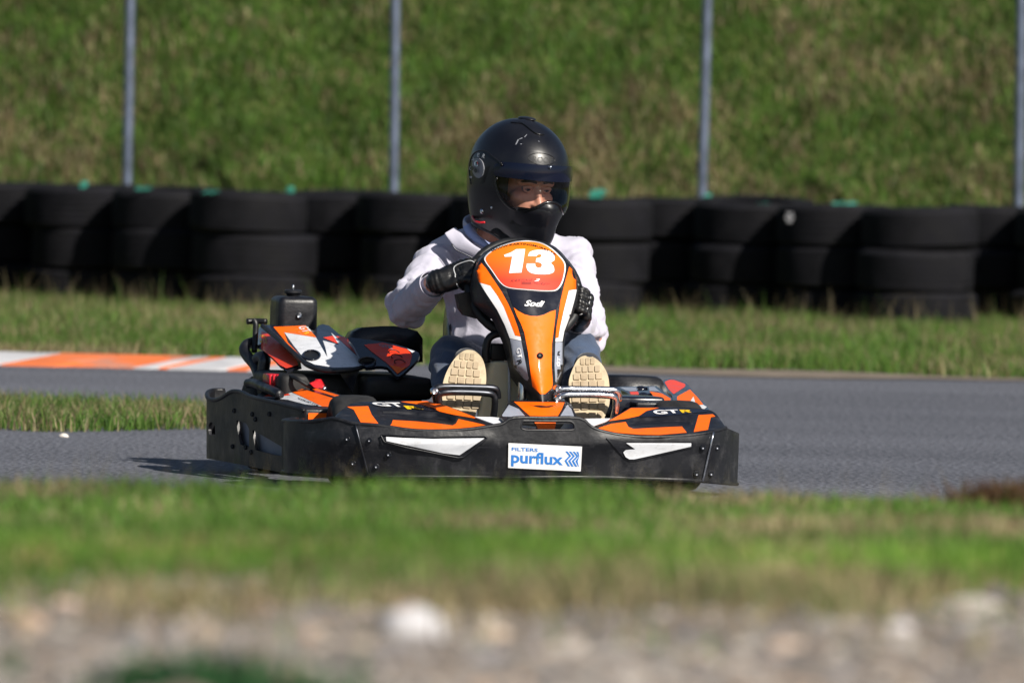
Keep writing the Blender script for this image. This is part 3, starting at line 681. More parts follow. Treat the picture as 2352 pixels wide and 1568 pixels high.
tube('seam_strip', [bumper_fn(1639 - 25*k/8, 992 + 113*k/8, .004) for k in range(9)], .0032, M['chrome'], bumper, 8)
w1 = T(Z4, [(808, 695), (960, 705), (1250, 715), (1735, 708), (1500, 868), (1350, 850), (1000, 775), (812, 735)])
f1 = T(Z4, [(758, 678), (790, 742), (1000, 797), (1480, 892), (1535, 887), (1765, 705), (1735, 688), (1200, 700), (830, 678)])
fr = patch('insert_frame', rnd(f1, 3), bf(.004), M['plastic'], bumper, 14, .004); patch('white_insert', rnd(w1, 1.5), bf(.0075), M['white'], bumper, 14)
tube('insert_rim', [bumper_fn(u, v, .008) for u, v in rnd(f1, 3)], .0022, M['plastic'], bumper, 6, closed=True)
w2 = T(Z5, [(1055, 968), (1737, 970), (1735, 1005), (1350, 1092), (1140, 1138), (1090, 1138), (1050, 1115), (1025, 1065), (1050, 1042), (1100, 1036), (1150, 1033)])
f2 = T(Z5, [(845, 912), (1060, 955), (1755, 955), (1760, 1015), (1360, 1110), (1150, 1158), (1080, 1155), (1020, 1110)])
patch('insert_frame', rnd(f2, 3), bf(.004), M['plastic'], bumper, 14, .004); patch('white_insert', rnd(w2, 1.5), bf(.0075), M['white'], bumper, 14)
for x, y in ((1855, 1015), (2005, 1015), (1790, 1290), (1942, 1288)):
    u, v = Z5(x, y); bolt('bolt', bumper_fn(u, v, .003), (0.1, -1, .1), .0085, M['steel'], bumper)
for x, y in ((655, 728), (835, 862), (720, 975), (445, 715), (500, 945)):
    u, v = Z4(x, y); bolt('bolt', bumper_fn(u, v, .002), (-.2, -1, .1), .0075, M['steel'], bumper)
# sponsor plate
SP = [(1168, 1017), (1337, 1025), (1334, 1082), (1167, 1074)]
plate = patch('sponsor_plate', rnd(SP, 1.5), bf(.006), M['number'], bumper, 14)
def spq(x, y):  # 0..1 across the plate, y up
    return quad(SP[3], SP[2], SP[0], SP[1])(x, y)
spf = bf(.0068)
def sub(x0, y0, x1, y1): return lambda x, y: spq(x0 + (x1-x0)*x, y0 + (y1-y0)*y)
text('lettering', 'FILTERS', sub(.045, .70, .40, .84), spf, M['blue'], bumper, .02)
text('lettering', 'purflux', sub(.04, .07, .75, .68), spf, M['blue'], bumper, .028)
for k in range(4):
    x0 = .775 + k*.05; pts = [(x0, .80), (x0 + .07, .62), (x0, .42), (x0 + .05, .22)]
    w = .03; zz = [(x0, .78), (x0 + .055, .60), (x0 - .005, .40), (x0 + .045, .18)]
    poly = [spq(min(x, .965), y) for x, y in zz] + [spq(min(x + w, .97), y) for x, y in zz[::-1]]
    patch('emblem_stripe', poly, spf, M['blue'], bumper, 0)
# ---- nose piece in the middle ------------------------------------------
def nose_b(u, v): return I(v, [918, 935, 959, 966, 996], [.21, .13, .06, .035, .035])
def nose_fn(off): return lambda u, v: K(u, v, b=nose_b(u, v) - off)
nose = patch('nose_cone', [(1150, 958), (1166, 927), (1180, 919), (1298, 920), (1312, 928), (1327, 960), (1325, 994), (1190, 994)], nose_fn(0), M['plastic'], kart, (20, 6), .006)
patch('orange_film', [(1180, 922), (1297, 923.5), (1290, 940), (1279, 959), (1273, 992), (1240, 992), (1222, 959), (1205, 944), (1190, 930)], nose_fn(.003), M['orange'], nose, (20, 6))
patch('grey_film', [(1169, 929), (1153, 953), (1155, 956), (1209, 958), (1192, 939)], nose_fn(.003), M['grey'], nose, (20, 6))
patch('grey_film', [(1303, 929), (1285, 958), (1320, 959), (1312, 938)], nose_fn(.003), M['grey'], nose, (20, 6))
patch('grey_film', [(1199, 976), (1232, 980), (1228, 988), (1198, 986)], nose_fn(.003), M['grey'], nose, 0)
patch('grey_film', [(1286, 985), (1296, 972), (1316, 974), (1320, 984), (1300, 987)], nose_fn(.003), M['grey'], nose, 0)
patch('scuff_mark', [(1214, 928), (1226, 931), (1240, 930), (1254, 932), (1276, 930), (1262, 935), (1244, 936), (1232, 934)], nose_fn(.005), M['ink'], nose, 0)
# ---- front wings --------------------------------------------------------
def make_wing(tops, bots, btop, pocket):
    tu = [p[0] for p in tops]; tv = [p[1] for p in tops]; bu = [p[0] for p in bots]; bv = [p[1] for p in bots]
    def wb(u, v):
        vt, vb = I(u, tu, tv), I(u, bu, bv); t = (vb - v)/max(vb - vt, 1e-3); t = max(-.1, min(1.15, t))
        b0 = bump_b(u) + .012; b1 = I(u, btop[0], btop[1])
        p = 0
        (pa, pb, pt0, pt1) = pocket
        if pa < u < pb:
            e = min(1, (u - pa)/10, (pb - u)/10); p = .05*e*math.exp(-((t - pt0)/pt1)**2)
        return b0 + (b1 - b0)*(max(t, 0)**.9) + p*(.9 if t > 0 else 0)
    return wb
tl = [(766, 963), (773, 952), (787, 940), (809, 926), (846, 922), (933, 919.5), (995, 924.5), (1050, 940), (1090, 955), (1139, 977)]
bl = [(766, 966), (790, 968), (816, 975), (870, 979), (958, 991), (1056, 990), (1139, 979)]
wbl = make_wing(tl, bl, ([766, 790, 810, 850, 950, 1000, 1050, 1090, 1139], [.22, .26, .31, .33, .33, .29, .20, .12, .03]), (868, 1046, .45, .18))
wl = patch('front_wing', spl(tl, 4, False) + bl[::-1], lambda u, v: K(u, v, b=wbl(u, v)), M['plastic'], kart, (8, 5), .005)
wfl = lambda u, v: K(u, v, b=wbl(u, v) - .0035)
patch('orange_film', T(Z4, [(440, 412), (640, 407), (672, 485), (745, 582), (570, 560), (505, 440)]), wfl, M['orange'], wl, (8, 5))
patch('orange_film', T(Z4, [(872, 537), (1100, 550), (1300, 570), (1435, 588), (1468, 568), (1490, 527), (1640, 560), (1805, 600), (1600, 624), (1300, 631), (1050, 620), (838, 595), (862, 570)]), wfl, M['orange'], wl, (8, 5))
patch('red_orange_film', T(Z4, [(945, 364), (1190, 359), (1340, 392), (1640, 508), (1675, 527), (1440, 487), (1310, 457), (1250, 425), (1150, 395), (1000, 374)]), wfl, M['orange'], wl, (8, 5))
patch('white_film', [(1090, 956.5), (1130, 957), (1168, 961), (1148, 975), (1140, 975)], lambda u, v: K(u, v, b=I(v, [955, 977], [.10, .03])), M['white'], wl, (10, 5), .003)
patch('blue_black_print', T(Z4, [(540, 372), (940, 366), (1150, 397), (1300, 455), (1240, 450), (1000, 428), (700, 402), (650, 385)]), wfl, M['gloss'], wl, (8, 5))
wfl2 = lambda u, v: K(u, v, b=wbl(u, v) - .0065)
text('lettering', 'GT', quad(Z4(740, 405), Z4(990, 415), Z4(640, 370), Z4(930, 372)), wfl2, M['number'], wl, .03, step=6)
text('lettering', 'R', quad(Z4(1010, 434), Z4(1165, 436), Z4(970, 402), Z4(1120, 408)), wfl2, M['yellow'], wl, .03, step=6)
tr_ = T(Z5, [(690, 803), (780, 770), (870, 735), (985, 668), (1100, 600), (1250, 592), (1500, 590), (1700, 600), (1900, 618), (1985, 655), (2040, 725), (2098, 808)])
br_ = [(1358, 982), (1393, 995), (1459, 1005), (1536, 1005), (1602, 1000), (1637, 993), (1668, 984)]
wbr = make_wing(tr_, br_, ([1358, 1400, 1448, 1500, 1560, 1625, 1645, 1668], [.04, .16, .30, .34, .36, .33, .28, .20]), (1440, 1592, .45, .2))
wr = patch('front_wing', spl(tr_, 4, False) + br_[::-1], lambda u, v: K(u, v, b=wbr(u, v)), M['plastic'], kart, (8, 5), .005)
wfr = lambda u, v: K(u, v, b=wbr(u, v) - .0035); wfr2 = lambda u, v: K(u, v, b=wbr(u, v) - .0065)
patch('red_orange_film', T(Z5, [(870, 740), (985, 675), (1105, 603), (1400, 600), (1270, 632), (1190, 685), (1050, 715)]), wfr, M['orange'], wr, (8, 5))
patch('orange_film', T(Z5, [(758, 815), (900, 767), (1050, 747), (1080, 800), (1130, 820), (1400, 805), (1640, 795), (1690, 860), (1400, 884), (1200, 881), (950, 860)]), wfr, M['orange'], wr, (8, 5))
patch('orange_film', T(Z5, [(1812, 677), (1960, 667), (1988, 690), (1940, 700), (1910, 830), (1762, 853)]), wfr, M['orange'], wr, (8, 5))
patch('blue_black_print', T(Z5, [(1270, 634), (1400, 602), (1900, 622), (1900, 640), (1700, 662), (1400, 690), (1195, 700)]), wfr, M['gloss'], wr, (8, 5))
text('lettering', 'GT', quad(Z5(1370, 672), Z5(1620, 650), Z5(1315, 625), Z5(1590, 618)), wfr2, M['number'], wr, .03, step=6)
text('lettering', 'R', quad(Z5(1640, 652), Z5(1740, 648), Z5(1610, 620), Z5(1770, 620)), wfr2, M['yellow'], wr, .03, step=6)
patch('white_film', T(Z5, [(585, 714), (740, 712), (888, 710), (850, 735), (685, 793)]), lambda u, v: K(u, v, b=I(v, [958, 979], [.12, .03])), M['white'], wr, (10, 5), .003)
# ---- steering fairing (number panel) -------------------------------------
NR = [(38, 440, 455, 510, 570, 585), (46, 385, 405, 510, 620, 640), (70, 300, 325, 510, 695, 715), (110, 205, 235, 510, 770, 790), (160, 125, 165, 510, 825, 845), (230, 65, 95, 512, 888, 905), (320, 30, 52, 520, 948, 962), (420, 8, 72, 530, 982, 990), (520, 0, 118, 545, 986, 1000), (620, 18, 178, 565, 964, 990),
      (700, 100, 230, 580, 938, 962), (780, 205, 275, 590, 912, 922), (880, 250, 320, 605, 880, 886), (1000, 300, 362, 612, 858, 869), (1200, 350, 398, 622, 858, 866), (1320, 378, 500, 640, 805, 850), (1400, 440, 545, 650, 792, 820), (1480, 508, 580, 660, 770, 792), (1540, 565, 610, 668, 745, 766), (1572, 612, 635, 675, 720, 740)]
NA = np.array(NR, float)
def nas_row(y): return [float(np.interp(y, NA[:, 0], NA[:, k])) for k in range(1, 6)]
def nas_b0(y): return .42 - .235*(y - 38)/1534 - .03*math.sin(math.pi*(y - 38)/1534)
def nas_b(u, v):
    x, y = (u - 1079.8)/.249, (v - 539.9)/.249; xl, el, c, er, xr = nas_row(y); b = nas_b0(y)
    if x < c:
        s = (c - x)/max(c - el, 1e-3); o = .04*s*s if s < 1 else .04 + .085*min(1.3, (el - x)/max(el - xl, 1e-3))
    else:
        s = (x - c)/max(er - c, 1e-3); o = .04*s*s if s < 1 else .04 + .085*min(1.3, (x - er)/max(xr - er, 1e-3))
    o += .05*math.exp(-((y - 38)/45)**2)
    return b + o
nfn = lambda off: (lambda u, v: K(u, v, b=nas_b(u, v) - off*.62))
rings = []
for y in list(np.linspace(38, 230, 12)) + list(np.linspace(260, 1572, 42)):
    xl, el, c, er, xr = nas_row(y); fr_ = []
    xsn = [xl + (el - xl)*k/4 for k in range(4)] + [el + (c - el)*k/8 for k in range(8)] + [c + (er - c)*k/8 for k in range(8)] + [er + (xr - er)*k/4 for k in range(5)]
    for x in xsn:
        u, v = Z7(x, y); fr_.append(K(u, v, b=nas_b(u, v)))
    bk = nas_b0(y) + .15
    a, b2 = fr_[-1], fr_[0]; mid = (a + b2)/2
    back = []
    for k in range(7):
        q = a.lerp(b2, .04 + .92*k/6); q = Vector((q.x, bk + .02*math.sin(math.pi*k/6), q.z)); back.append(q)
    rings.append(fr_ + back)
fair = loft('steering_fairing', rings, M['plastic'], kart)
P13 = spl([(130, 210), (165, 165), (250, 112), (380, 66), (510, 50), (640, 64), (740, 112), (830, 192), (876, 255), (882, 315), (866, 400), (842, 462), (806, 504), (760, 516), (660, 515), (520, 505), (400, 494), (325, 476), (268, 428), (200, 330), (145, 255)], 3)
def trench(k, w): return T(Z7, grow(P13, k))
patch('plate_border', T(Z7, P13), nfn(.003), M['number'], fair, 4, nrm=True)
M['plate'] = gradient_film('number_plate_print', (240, 52, 20), (255, 132, 10), K(*Z7(520, 420), b=.36).z, K(*Z7(520, 80), b=.42).z)
patch('number_plate', T(Z7, grow(P13, .966)), nfn(.0048), M['plate'], fair, 4, nrm=True)
one = [(312, 183), (375, 160), (425, 130), (508, 128), (492, 240), (474, 345), (360, 350), (375, 270), (388, 197), (320, 200)]
three = [(533, 192), (548, 158), (590, 140), (650, 136), (715, 142), (762, 165), (781, 205), (775, 235), (745, 256), (768, 282), (777, 320), (765, 345), (720, 360), (640, 361), (570, 352), (530, 325), (519, 290), (523, 262), (600, 262), (603, 288), (625, 303), (653, 298), (664, 276), (652, 256), (625, 250), (605, 247), (611, 213), (640, 209), (659, 196), (655, 179), (635, 176), (619, 184), (612, 195)]
patch('numeral', T(Z7, one), nfn(.0068), M['number'], fair, 9, nrm=True)
patch('numeral', T(Z7, three[:1] + spl(three[1:17], 2, False) + three[17:]), nfn(.0068), M['number'], fair, 9, nrm=True)
arc = lambda x: (200 + 592*x, 156 - 296*x*(1 - x) + 36*x*x)
def arc_place(x, y):
    ax_, ay_ = arc(x); dx, dy = 592, -300*(1 - 2*x) + 76*x; n = math.hypot(dx, dy); return Z7(ax_ + dy/n*(y*17), ay_ - dx/n*(y*17))
text('lettering', 'WWW.KARTINGMURET.FR', arc_place, nfn(.008), M['ink'], fair, .02, step=3)
text('lettering', 'KARTING', quad(Z7(368, 432), Z7(575, 420), Z7(380, 408), Z7(580, 404)), nfn(.0068), M['ink'], fair, .0, .3, step=10)
text('lettering', '2', quad(Z7(590, 425), Z7(640, 425), Z7(595, 402), Z7(645, 402)), nfn(.0068), M['number'], fair, .02, .3)
text('lettering', 'MURET', quad(Z7(570, 448), Z7(725, 464), Z7(580, 427), Z7(740, 446)), nfn(.0068), M['ink'], fair, .0, .3, step=10)
for k in range(3): patch('print_bar', T(Z7, [(472, 430 + k*9), (566, 432 + k*9), (566, 436 + k*9), (472, 434 + k*9)]), nfn(.0068), M['ink'], fair, 9)
patch('dark_print', T(Z7, [(335, 492), (400, 505), (540, 516), (700, 528), (800, 522), (840, 490), (830, 590), (800, 680), (740, 700), (680, 728), (620, 742), (560, 738), (500, 722), (440, 688), (395, 655), (360, 560)]), nfn(.0025), M['gloss'], fair, 9, nrm=True)
text('lettering', 'Sodi', quad(Z7(500, 655), Z7(680, 662), Z7(505, 598), Z7(690, 606)), nfn(.0068), M['number'], fair, .03, .35, step=12)
oc = [(402, 666), (440, 697), (500, 730), (560, 746), (620, 748), (680, 735), (740, 705), (789, 690), (785, 760), (775, 850), (755, 1000), (752, 1200), (763, 1370), (755, 1410), (692, 1464), (650, 1466), (575, 1395), (565, 1330), (535, 1080), (500, 900), (470, 820), (430, 740)]
patch('amber_film', T(Z7, oc), nfn(.003), M['amber'], fair, 9, nrm=True)
patch('orange_stripe', T(Z7, [(88, 237), (150, 310), (210, 400), (290, 520), (350, 630), (400, 740), (440, 850), (464, 934), (415, 924), (370, 810), (310, 660), (250, 555), (185, 465), (82, 437), (58, 370), (50, 300), (62, 257)]), nfn(.003), M['orange'], fair, 9, nrm=True)
patch('white_stripe', T(Z7, [(85, 439), (184, 467), (249, 557), (309, 662), (369, 812), (414, 927), (465, 937), (472, 975), (366, 950), (320, 830), (250, 690), (160, 555)]), nfn(.003), M['number'], fair, 9, nrm=True)
patch('grey_panel', T(Z7, [(368, 955), (472, 979), (500, 1120), (525, 1250), (541, 1320), (530, 1343), (505, 1333), (402, 1218), (387, 1080)]), nfn(.003), M['grey'], fair, 9, nrm=True)
patch('orange_stripe', T(Z7, [(915, 290), (958, 330), (986, 420), (986, 496), (911, 509), (864, 689), (829, 849), (814, 944), (789, 949), (795, 860), (815, 740), (835, 600), (870, 450), (895, 360)]), nfn(.003), M['orange'], fair, 9, nrm=True)
patch('white_stripe', T(Z7, [(912, 511), (986, 499), (968, 580), (926, 740), (868, 890), (852, 980), (788, 984), (789, 951), (816, 946), (831, 850), (866, 690)]), nfn(.003), M['number'], fair, 9, nrm=True)
patch('grey_panel', T(Z7, [(786, 990), (853, 985), (852, 1120), (856, 1240), (800, 1358), (786, 1350), (779, 1200)]), nfn(.003), M['grey'], fair, 9, nrm=True)
text('lettering', 'GT', quad(Z7(425, 1045), Z7(440, 1140), Z7(465, 1035), Z7(482, 1130)), nfn(.0062), M['number'], fair, .02, step=14)
text('lettering', 'R', quad(Z7(428, 1155), Z7(448, 1200), Z7(470, 1145), Z7(484, 1190)), nfn(.0062), M['ink'], fair, .02)
text('lettering', 'GT', quad(Z7(828, 1215), Z7(832, 1130), Z7(795, 1205), Z7(806, 1120)), nfn(.0062), M['number'], fair, .02, step=14)
text('lettering', 'R', quad(Z7(828, 1110), Z7(832, 1060), Z7(806, 1105), Z7(812, 1055)), nfn(.0062), M['ink'], fair, .02)
u, v = Z7(645, 1112); bolt('bolt', K(u, v, b=nas_b(u, v) - .003), (0, -1, .4), .009, M['black'], fair)
# ---- steering column and wheel --------------------------------------------
tube('steering_column', [K(1196, 960, b=.24), K(1210, 660, b=.47)], .012, M['chrome'], kart, 12)
WC = K(1203, 668, b=.505); WN = Vector((0, -1, .62)).normalized(); WX = Vector((1, 0, -.12)); WX = (WX - WN*WX.dot(WN)).normalized(); WY = WN.cross(WX)
WRAD = .158
def wheel_pt(deg, r=WRAD): return WC + (WX*math.cos(math.radians(deg)) + WY*math.sin(math.radians(deg)))*r
if WY.z < 0: WY = -WY
swheel = tube('steering_wheel', [wheel_pt(k*10) for k in range(36)], .0145, M['black'], kart, 10, closed=True)
for dg_ in (0, 180, 270): tube('spoke', [WC, wheel_pt(dg_)], .012, M['black'], swheel, 8)
patch('hub_cover', T(Z2, [(640, 545), (760, 520), (900, 620), (930, 735), (800, 735), (700, 705), (660, 650)]), lambda u, v: K(u, v, b=.47), M['black'], swheel, 0, .03)
# ---- pedal guards -------------------------------------------------------------
def bars(name, paths, r, m):
    root = None
    for p in paths:
        o = tube(name if root is None else 'bar', [K(*Z2(x, y), b=b) for x, y, b in p], r, m, kart if root is None else root, 12, smooth_path=4)
        root = root or o
    return root
g1 = bars('pedal_guard', [[(480, 1380, .25), (472, 1310, .24), (500, 1270, .235), (700, 1268, .235), (915, 1276, .235), (955, 1300, .24), (962, 1350, .25)], [(505, 1390, .22), (500, 1340, .215), (535, 1312, .21), (700, 1308, .21), (880, 1318, .21), (930, 1340, .215), (938, 1400, .22), (928, 1500, .23)]], .0095, M['steel'])
g2 = bars('pedal_guard', [[(1400, 1350, .24), (1440, 1290, .235), (1640, 1286, .235), (1860, 1292, .235), (1905, 1315, .24), (1908, 1370, .25)], [(1420, 1380, .22), (1460, 1335, .21), (1640, 1328, .21), (1840, 1336, .21), (1885, 1362, .215), (1885, 1430, .22), (1868, 1520, .23)]], .0095, M['chrome'])
for x, y, g in ((1425, 1280, g2), (1425, 1358, g2), (462, 1300, g1)):
    bolt('bolt', K(*Z2(x, y), b=.205), (0, -1, 0), .011, M['chrome'], g, .012)
# ---- fuel tank, loop, column support -------------------------------------------
tk = [(K(*Z2(x0, y), b=.40), K(*Z2(x1, y), b=.40)) for y, x0, x1 in ((1066, 895, 1180), (1110, 882, 1190), (1200, 862, 1200), (1300, 838, 1205), (1400, 815, 1205), (1500, 795, 1200), (1600, 790, 1200))]
rg = []
for a, b in tk:
    d = .13; rg.append([a + Vector((.012, 0, 0)), b - Vector((.012, 0, 0)), b + Vector((0, .02, 0)), b + Vector((0, d, 0)), a + Vector((0, d, 0)), a + Vector((0, .02, 0))])
M['cream'].node_tree.nodes['Principled BSDF'].inputs['Subsurface Weight'].default_value = .8; M['cream'].node_tree.nodes['Principled BSDF'].inputs['Subsurface Radius'].default_value = (.12, .10, .07)
ft = loft('fuel_tank', rg, M['cream'], kart); ft.data.set_sharp_from_angle(angle=.6)
md = ft.modifiers.new('b', 'BEVEL'); md.width = .008; md.segments = 3
tube('tank_strap', [K(*Z2(1052, 1066), b=.39), K(*Z2(1050, 1500), b=.39)], .004, M['white'], ft, 6)
tube('column_hoop', [K(*Z2(x, y), b=.40) for x, y in ((872, 1080), (866, 990), (885, 900), (930, 860), (1000, 850), (1060, 880))], .011, M['black'], kart, 10, smooth_path=4)
rbox('column_bracket', K(*Z2(905, 1060), b=.40), K(*Z2(1000, 925), b=.48), M['dark'], kart, .006)
# ---- left pod (picture left) -------------------------------------------------------
SS = [420, 450, 470, 478, 490, 530, 600, 650, 690, 705]
SU = [520, 488, 476, 474, 487, 530, 600, 650, 690, 704]
SB = [1.42, 1.41, 1.36, 1.31, 1.24, 1.06, .80, .65, .545, .53]
def pod_fn(s, v, off=0.): return K(I(s, SS, SU), v, b=I(s, SS, SB) - off)
po = [(424, 896), (450, 896), (470, 902), (480, 912), (488, 917), (497, 918), (508, 914), (520, 906), (531, 899), (545, 898), (560, 902), (579, 911), (630, 923), (661, 931), (688, 938), (700, 944), (702, 1090), (650, 1085), (600, 1076), (478, 1052), (470, 1050), (424, 1046)]
h1 = rnd([(489, 968), (496, 977), (497, 1000), (484, 999), (482, 985), (484, 972)], 4)
h2 = rnd(T(Z3, [(312, 1055), (385, 1080), (408, 1120), (408, 1262), (342, 1242), (322, 1140)]), 3)
h3 = rnd(T(Z3, [(432, 1127), (655, 1257), (655, 1325), (590, 1318), (457, 1282), (442, 1200)]), 3)
pod = patch('side_pod', [po, h1, h2, h3], pod_fn, M['bumper'], kart, (9, 12), .008, toward=Vector((-5, -8, 1)))
tube('pod_lip', [pod_fn(s, v) for s, v in po[:16]], .006, M['bumper'], pod, 8, smooth_path=3)
patch('inner_panel', T(Z3, [(240, 1000), (700, 1150), (700, 1370), (300, 1290)]), lambda u, v: K(u, v, b=I(u, SU[3:], SB[3:]) + .06), M['inner'], pod, 14, .004)
for x, y in ((295, 985), (432, 1012), (455, 1050), (283, 1255), (382, 1262), (422, 1298), (560, 1010)):
    u, v = Z3(x, y); bolt('bolt', pod_fn(u, v, .004), (-.95, -.3, 0), .007, M['black'], pod)
ptb = plane_b([(*Z3(500, 880), 1.12), (*Z3(1030, 960), .60), (*Z3(700, 770), 1.16), (*Z3(1110, 870), .78)])
pfn = lambda off: (lambda u, v: K(u, v, b=ptb(u, v) - off))
ptop = patch('pod_top', T(Z3, [(470, 870), (560, 805), (640, 778), (700, 768), (870, 788), (1112, 868), (1062, 902), (1032, 964), (830, 958), (600, 915), (500, 890)]), pfn(0), M['plastic'], pod, 14, .012)
patch('orange_film', T(Z3, [(652, 810), (700, 776), (860, 800), (1104, 873), (1058, 900), (1036, 956), (962, 953), (785, 868)]), pfn(.003), M['orange'], pod, 14)
patch('black_line', T(Z3, [(722, 781), (860, 815), (1085, 888), (1074, 898), (840, 827), (702, 790)]), pfn(.005), M['gloss'], pod, 14)
patch('white_film', T(Z3, [(652, 814), (783, 871), (960, 953), (830, 936), (700, 902), (512, 880), (640, 878), (722, 868)]), pfn(.003), M['white'], pod, 14)
patch('orange_arrow', T(Z3, [(640, 818), (722, 866), (640, 878), (520, 878), (590, 840)]), pfn(.003), M['red_orange'], pod, 14)
text('lettering', 'SODIKART.COM', quad(Z3(780, 898), Z3(925, 953), Z3(776, 883), Z3(935, 940)), pfn(.006), M['ink'], pod, .01)
rbox('pod_block', K(*Z3(822, 1120), b=.56), K(*Z3(1040, 962), b=.66), M['plastic'], pod, .008)
patch('orange_film', rnd(T(Z3, [(855, 1002), (1012, 1004), (1012, 1085), (855, 1080)]), 2), lambda u, v: K(u, v, b=.556), M['orange'], pod, 0)
# ---- engine, cover and tank ----------------------------------------------------------
cb = plane_b([(*Z3(510, 340), 1.50), (*Z3(950, 335), 1.48), (*Z3(850, 650), 1.03), (*Z3(1250, 640), 1.01)])
def cov_b(u, v):
    x, y = (u - 448)/.30407, (v - 643.3)/.30407
    return cb(u, v) - .045*max(0, 1 - ((x - 900)/450)**2)*math.sin(math.pi*min(1, max(0, (y - 335)/330)))
cfn = lambda off: (lambda u, v: K(u, v, b=cov_b(u, v) - off))
cover = patch('engine_cover', T(Z3, [(508, 345), (530, 336), (600, 340), (900, 380), (935, 340), (965, 332), (1010, 342), (1090, 408), (1150, 440), (1210, 470), (1260, 560), (1300, 640), (1230, 668), (1130, 682), (1040, 684), (930, 670), (850, 640), (790, 585), (640, 450)]), cfn(0), M['gloss'], kart, 9, .008)
tube('cover_edge', [K(*Z3(x, y), b=cov_b(*Z3(x, y))) for x, y in ((510, 345), (640, 452), (790, 588), (850, 642), (930, 672), (1040, 686), (1130, 684), (1230, 670), (1300, 642))], .007, M['plastic'], cover, 8, smooth_path=4)
patch('orange_film', T(Z3, [(592, 352), (835, 342), (916, 431), (672, 392), (700, 468), (826, 602), (800, 592), (700, 482)]), cfn(.003), M['orange'], cover, 9)
patch('white_film', T(Z3, [(674, 394), (915, 433), (950, 495), (1000, 582), (985, 510), (966, 455), (1085, 487), (1026, 394), (1112, 470), (1210, 560), (1256, 604), (1288, 640), (1200, 655), (1050, 660), (900, 636), (832, 602), (742, 490)]), cfn(.003), M['white'], cover, 9)
patch('orange_film', T(Z3, [(967, 432), (1040, 420), (1056, 440), (1083, 482)]), cfn(.004), M['red_orange'], cover, 9)
patch('orange_film', T(Z3, [(1062, 422), (1130, 430), (1250, 540), (1256, 598), (1205, 550), (1112, 467)]), cfn(.004), M['red_orange'], cover, 9)
for (x, y, rx_, ry_) in ((880, 566, 64, 36), (1300, 608, 62, 27)):
    ring_ = [Z3(x + rx_*math.cos(k*.2618), y + ry_*math.sin(k*.2618)) for k in range(24)]
    vn = patch('vent_cap', ring_, cfn(.004) if x < 1000 else (lambda u, v: K(u, v, b=.985)), M['black'], cover, 0, .006)
    tube('vent_ring', [Vector(cfn(.012)(*p)) if x < 1000 else K(*p, b=.975) for p in ring_], .003, M['gloss'], cover, 6, closed=True)
text('lettering', 'GT', quad(Z3(772, 350), Z3(822, 396), Z3(848, 345), Z3(880, 385)), cfn(.0062), M['number'], cover, .02, step=9)
text('lettering', 'R', quad(Z3(818, 400), Z3(835, 410), Z3(855, 385), Z3(868, 402)), cfn(.0062), M['yellow'], cover, .02)
def side_l(u, v):
    y = (v - 643.3)/.30407; x = (u - 448)/.30407
    ry = I(x, [475, 510, 640, 790, 850], [345, 345, 455, 592, 640]); return -.435 - .06*max(0, min(1, (y - ry)/190))
sfn = lambda off: (lambda u, v: K(u, v, l=side_l(u, v) - off))
side = patch('cover_side', T(Z3, [(476, 380), (490, 350), (512, 345), (640, 452), (790, 590), (800, 650), (690, 682), (650, 660), (600, 600), (540, 545), (472, 515)]), sfn(0), M['gloss'], kart, 12, .008, toward=Vector((-5, -8, 1)))
patch('orange_film', rnd(T(Z3, [(500, 385), (545, 400), (640, 480), (770, 605), (780, 640), (690, 665), (640, 640), (590, 590), (500, 520)]), 2), sfn(.003), M['red_orange'], side, 12)
text('lettering', 'GTR', quad(Z3(485, 470), Z3(545, 480), Z3(485, 405), Z3(545, 425)), sfn(.006), M['yellow'], side, .02)
rb = plane_b([(*Z3(1150, 440), 1.15), (*Z3(1695, 550), 1.02), (*Z3(1540, 725), .86), (*Z3(1290, 655), .96)])
rfn = lambda off: (lambda u, v: K(u, v, b=rb(u, v) - off))
shr = patch('engine_shroud', spl(T(Z3, [(1150, 437), (1240, 440), (1450, 470), (1600, 510), (1690, 548), (1684, 595), (1610, 670), (1540, 728), (1500, 705), (1450, 655), (1370, 648), (1292, 658), (1250, 600), (1200, 500)]), 2), rfn(0), M['gloss'], kart, 10, .01)
patch('orange_film', T(Z3, [(1275, 487), (1420, 472), (1600, 520), (1640, 560), (1622, 640), (1530, 708), (1445, 622), (1335, 540)]), rfn(.003), M['red_orange'], shr, 10)
patch('amber_film', T(Z3, [(1470, 640), (1560, 660), (1600, 655), (1530, 706)]), rfn(.005), M['amber'], shr, 10)
patch('white_film', T(Z3, [(1600, 516), (1660, 536), (1640, 548)]), rfn(.004), M['white'], shr, 0)
for k, (x, y) in enumerate(((1505, 548), (1525, 582), (1548, 622))):
    ring_ = [K(*Z3(x + 42*math.cos(q*.393) , y + 22*math.sin(q*.393) + .3*42*math.cos(q*.393)*.6), b=rb(*Z3(x, y)) - .007) for q in range(16)]
    tube('warning_icon', ring_, .0016, M['ink'], shr, 5, closed=True)
text('lettering', 'GTR', quad(Z3(1400, 500), Z3(1500, 525), Z3(1380, 478), Z3(1480, 495)), rfn(.006), M['grey'], shr, .02)
patch('shroud_leg', T(Z3, [(1085, 690), (1240, 682), (1215, 760), (1190, 850), (1150, 790)]), lambda u, v: K(u, v, b=.97), M['gloss'], shr, 0, .01)
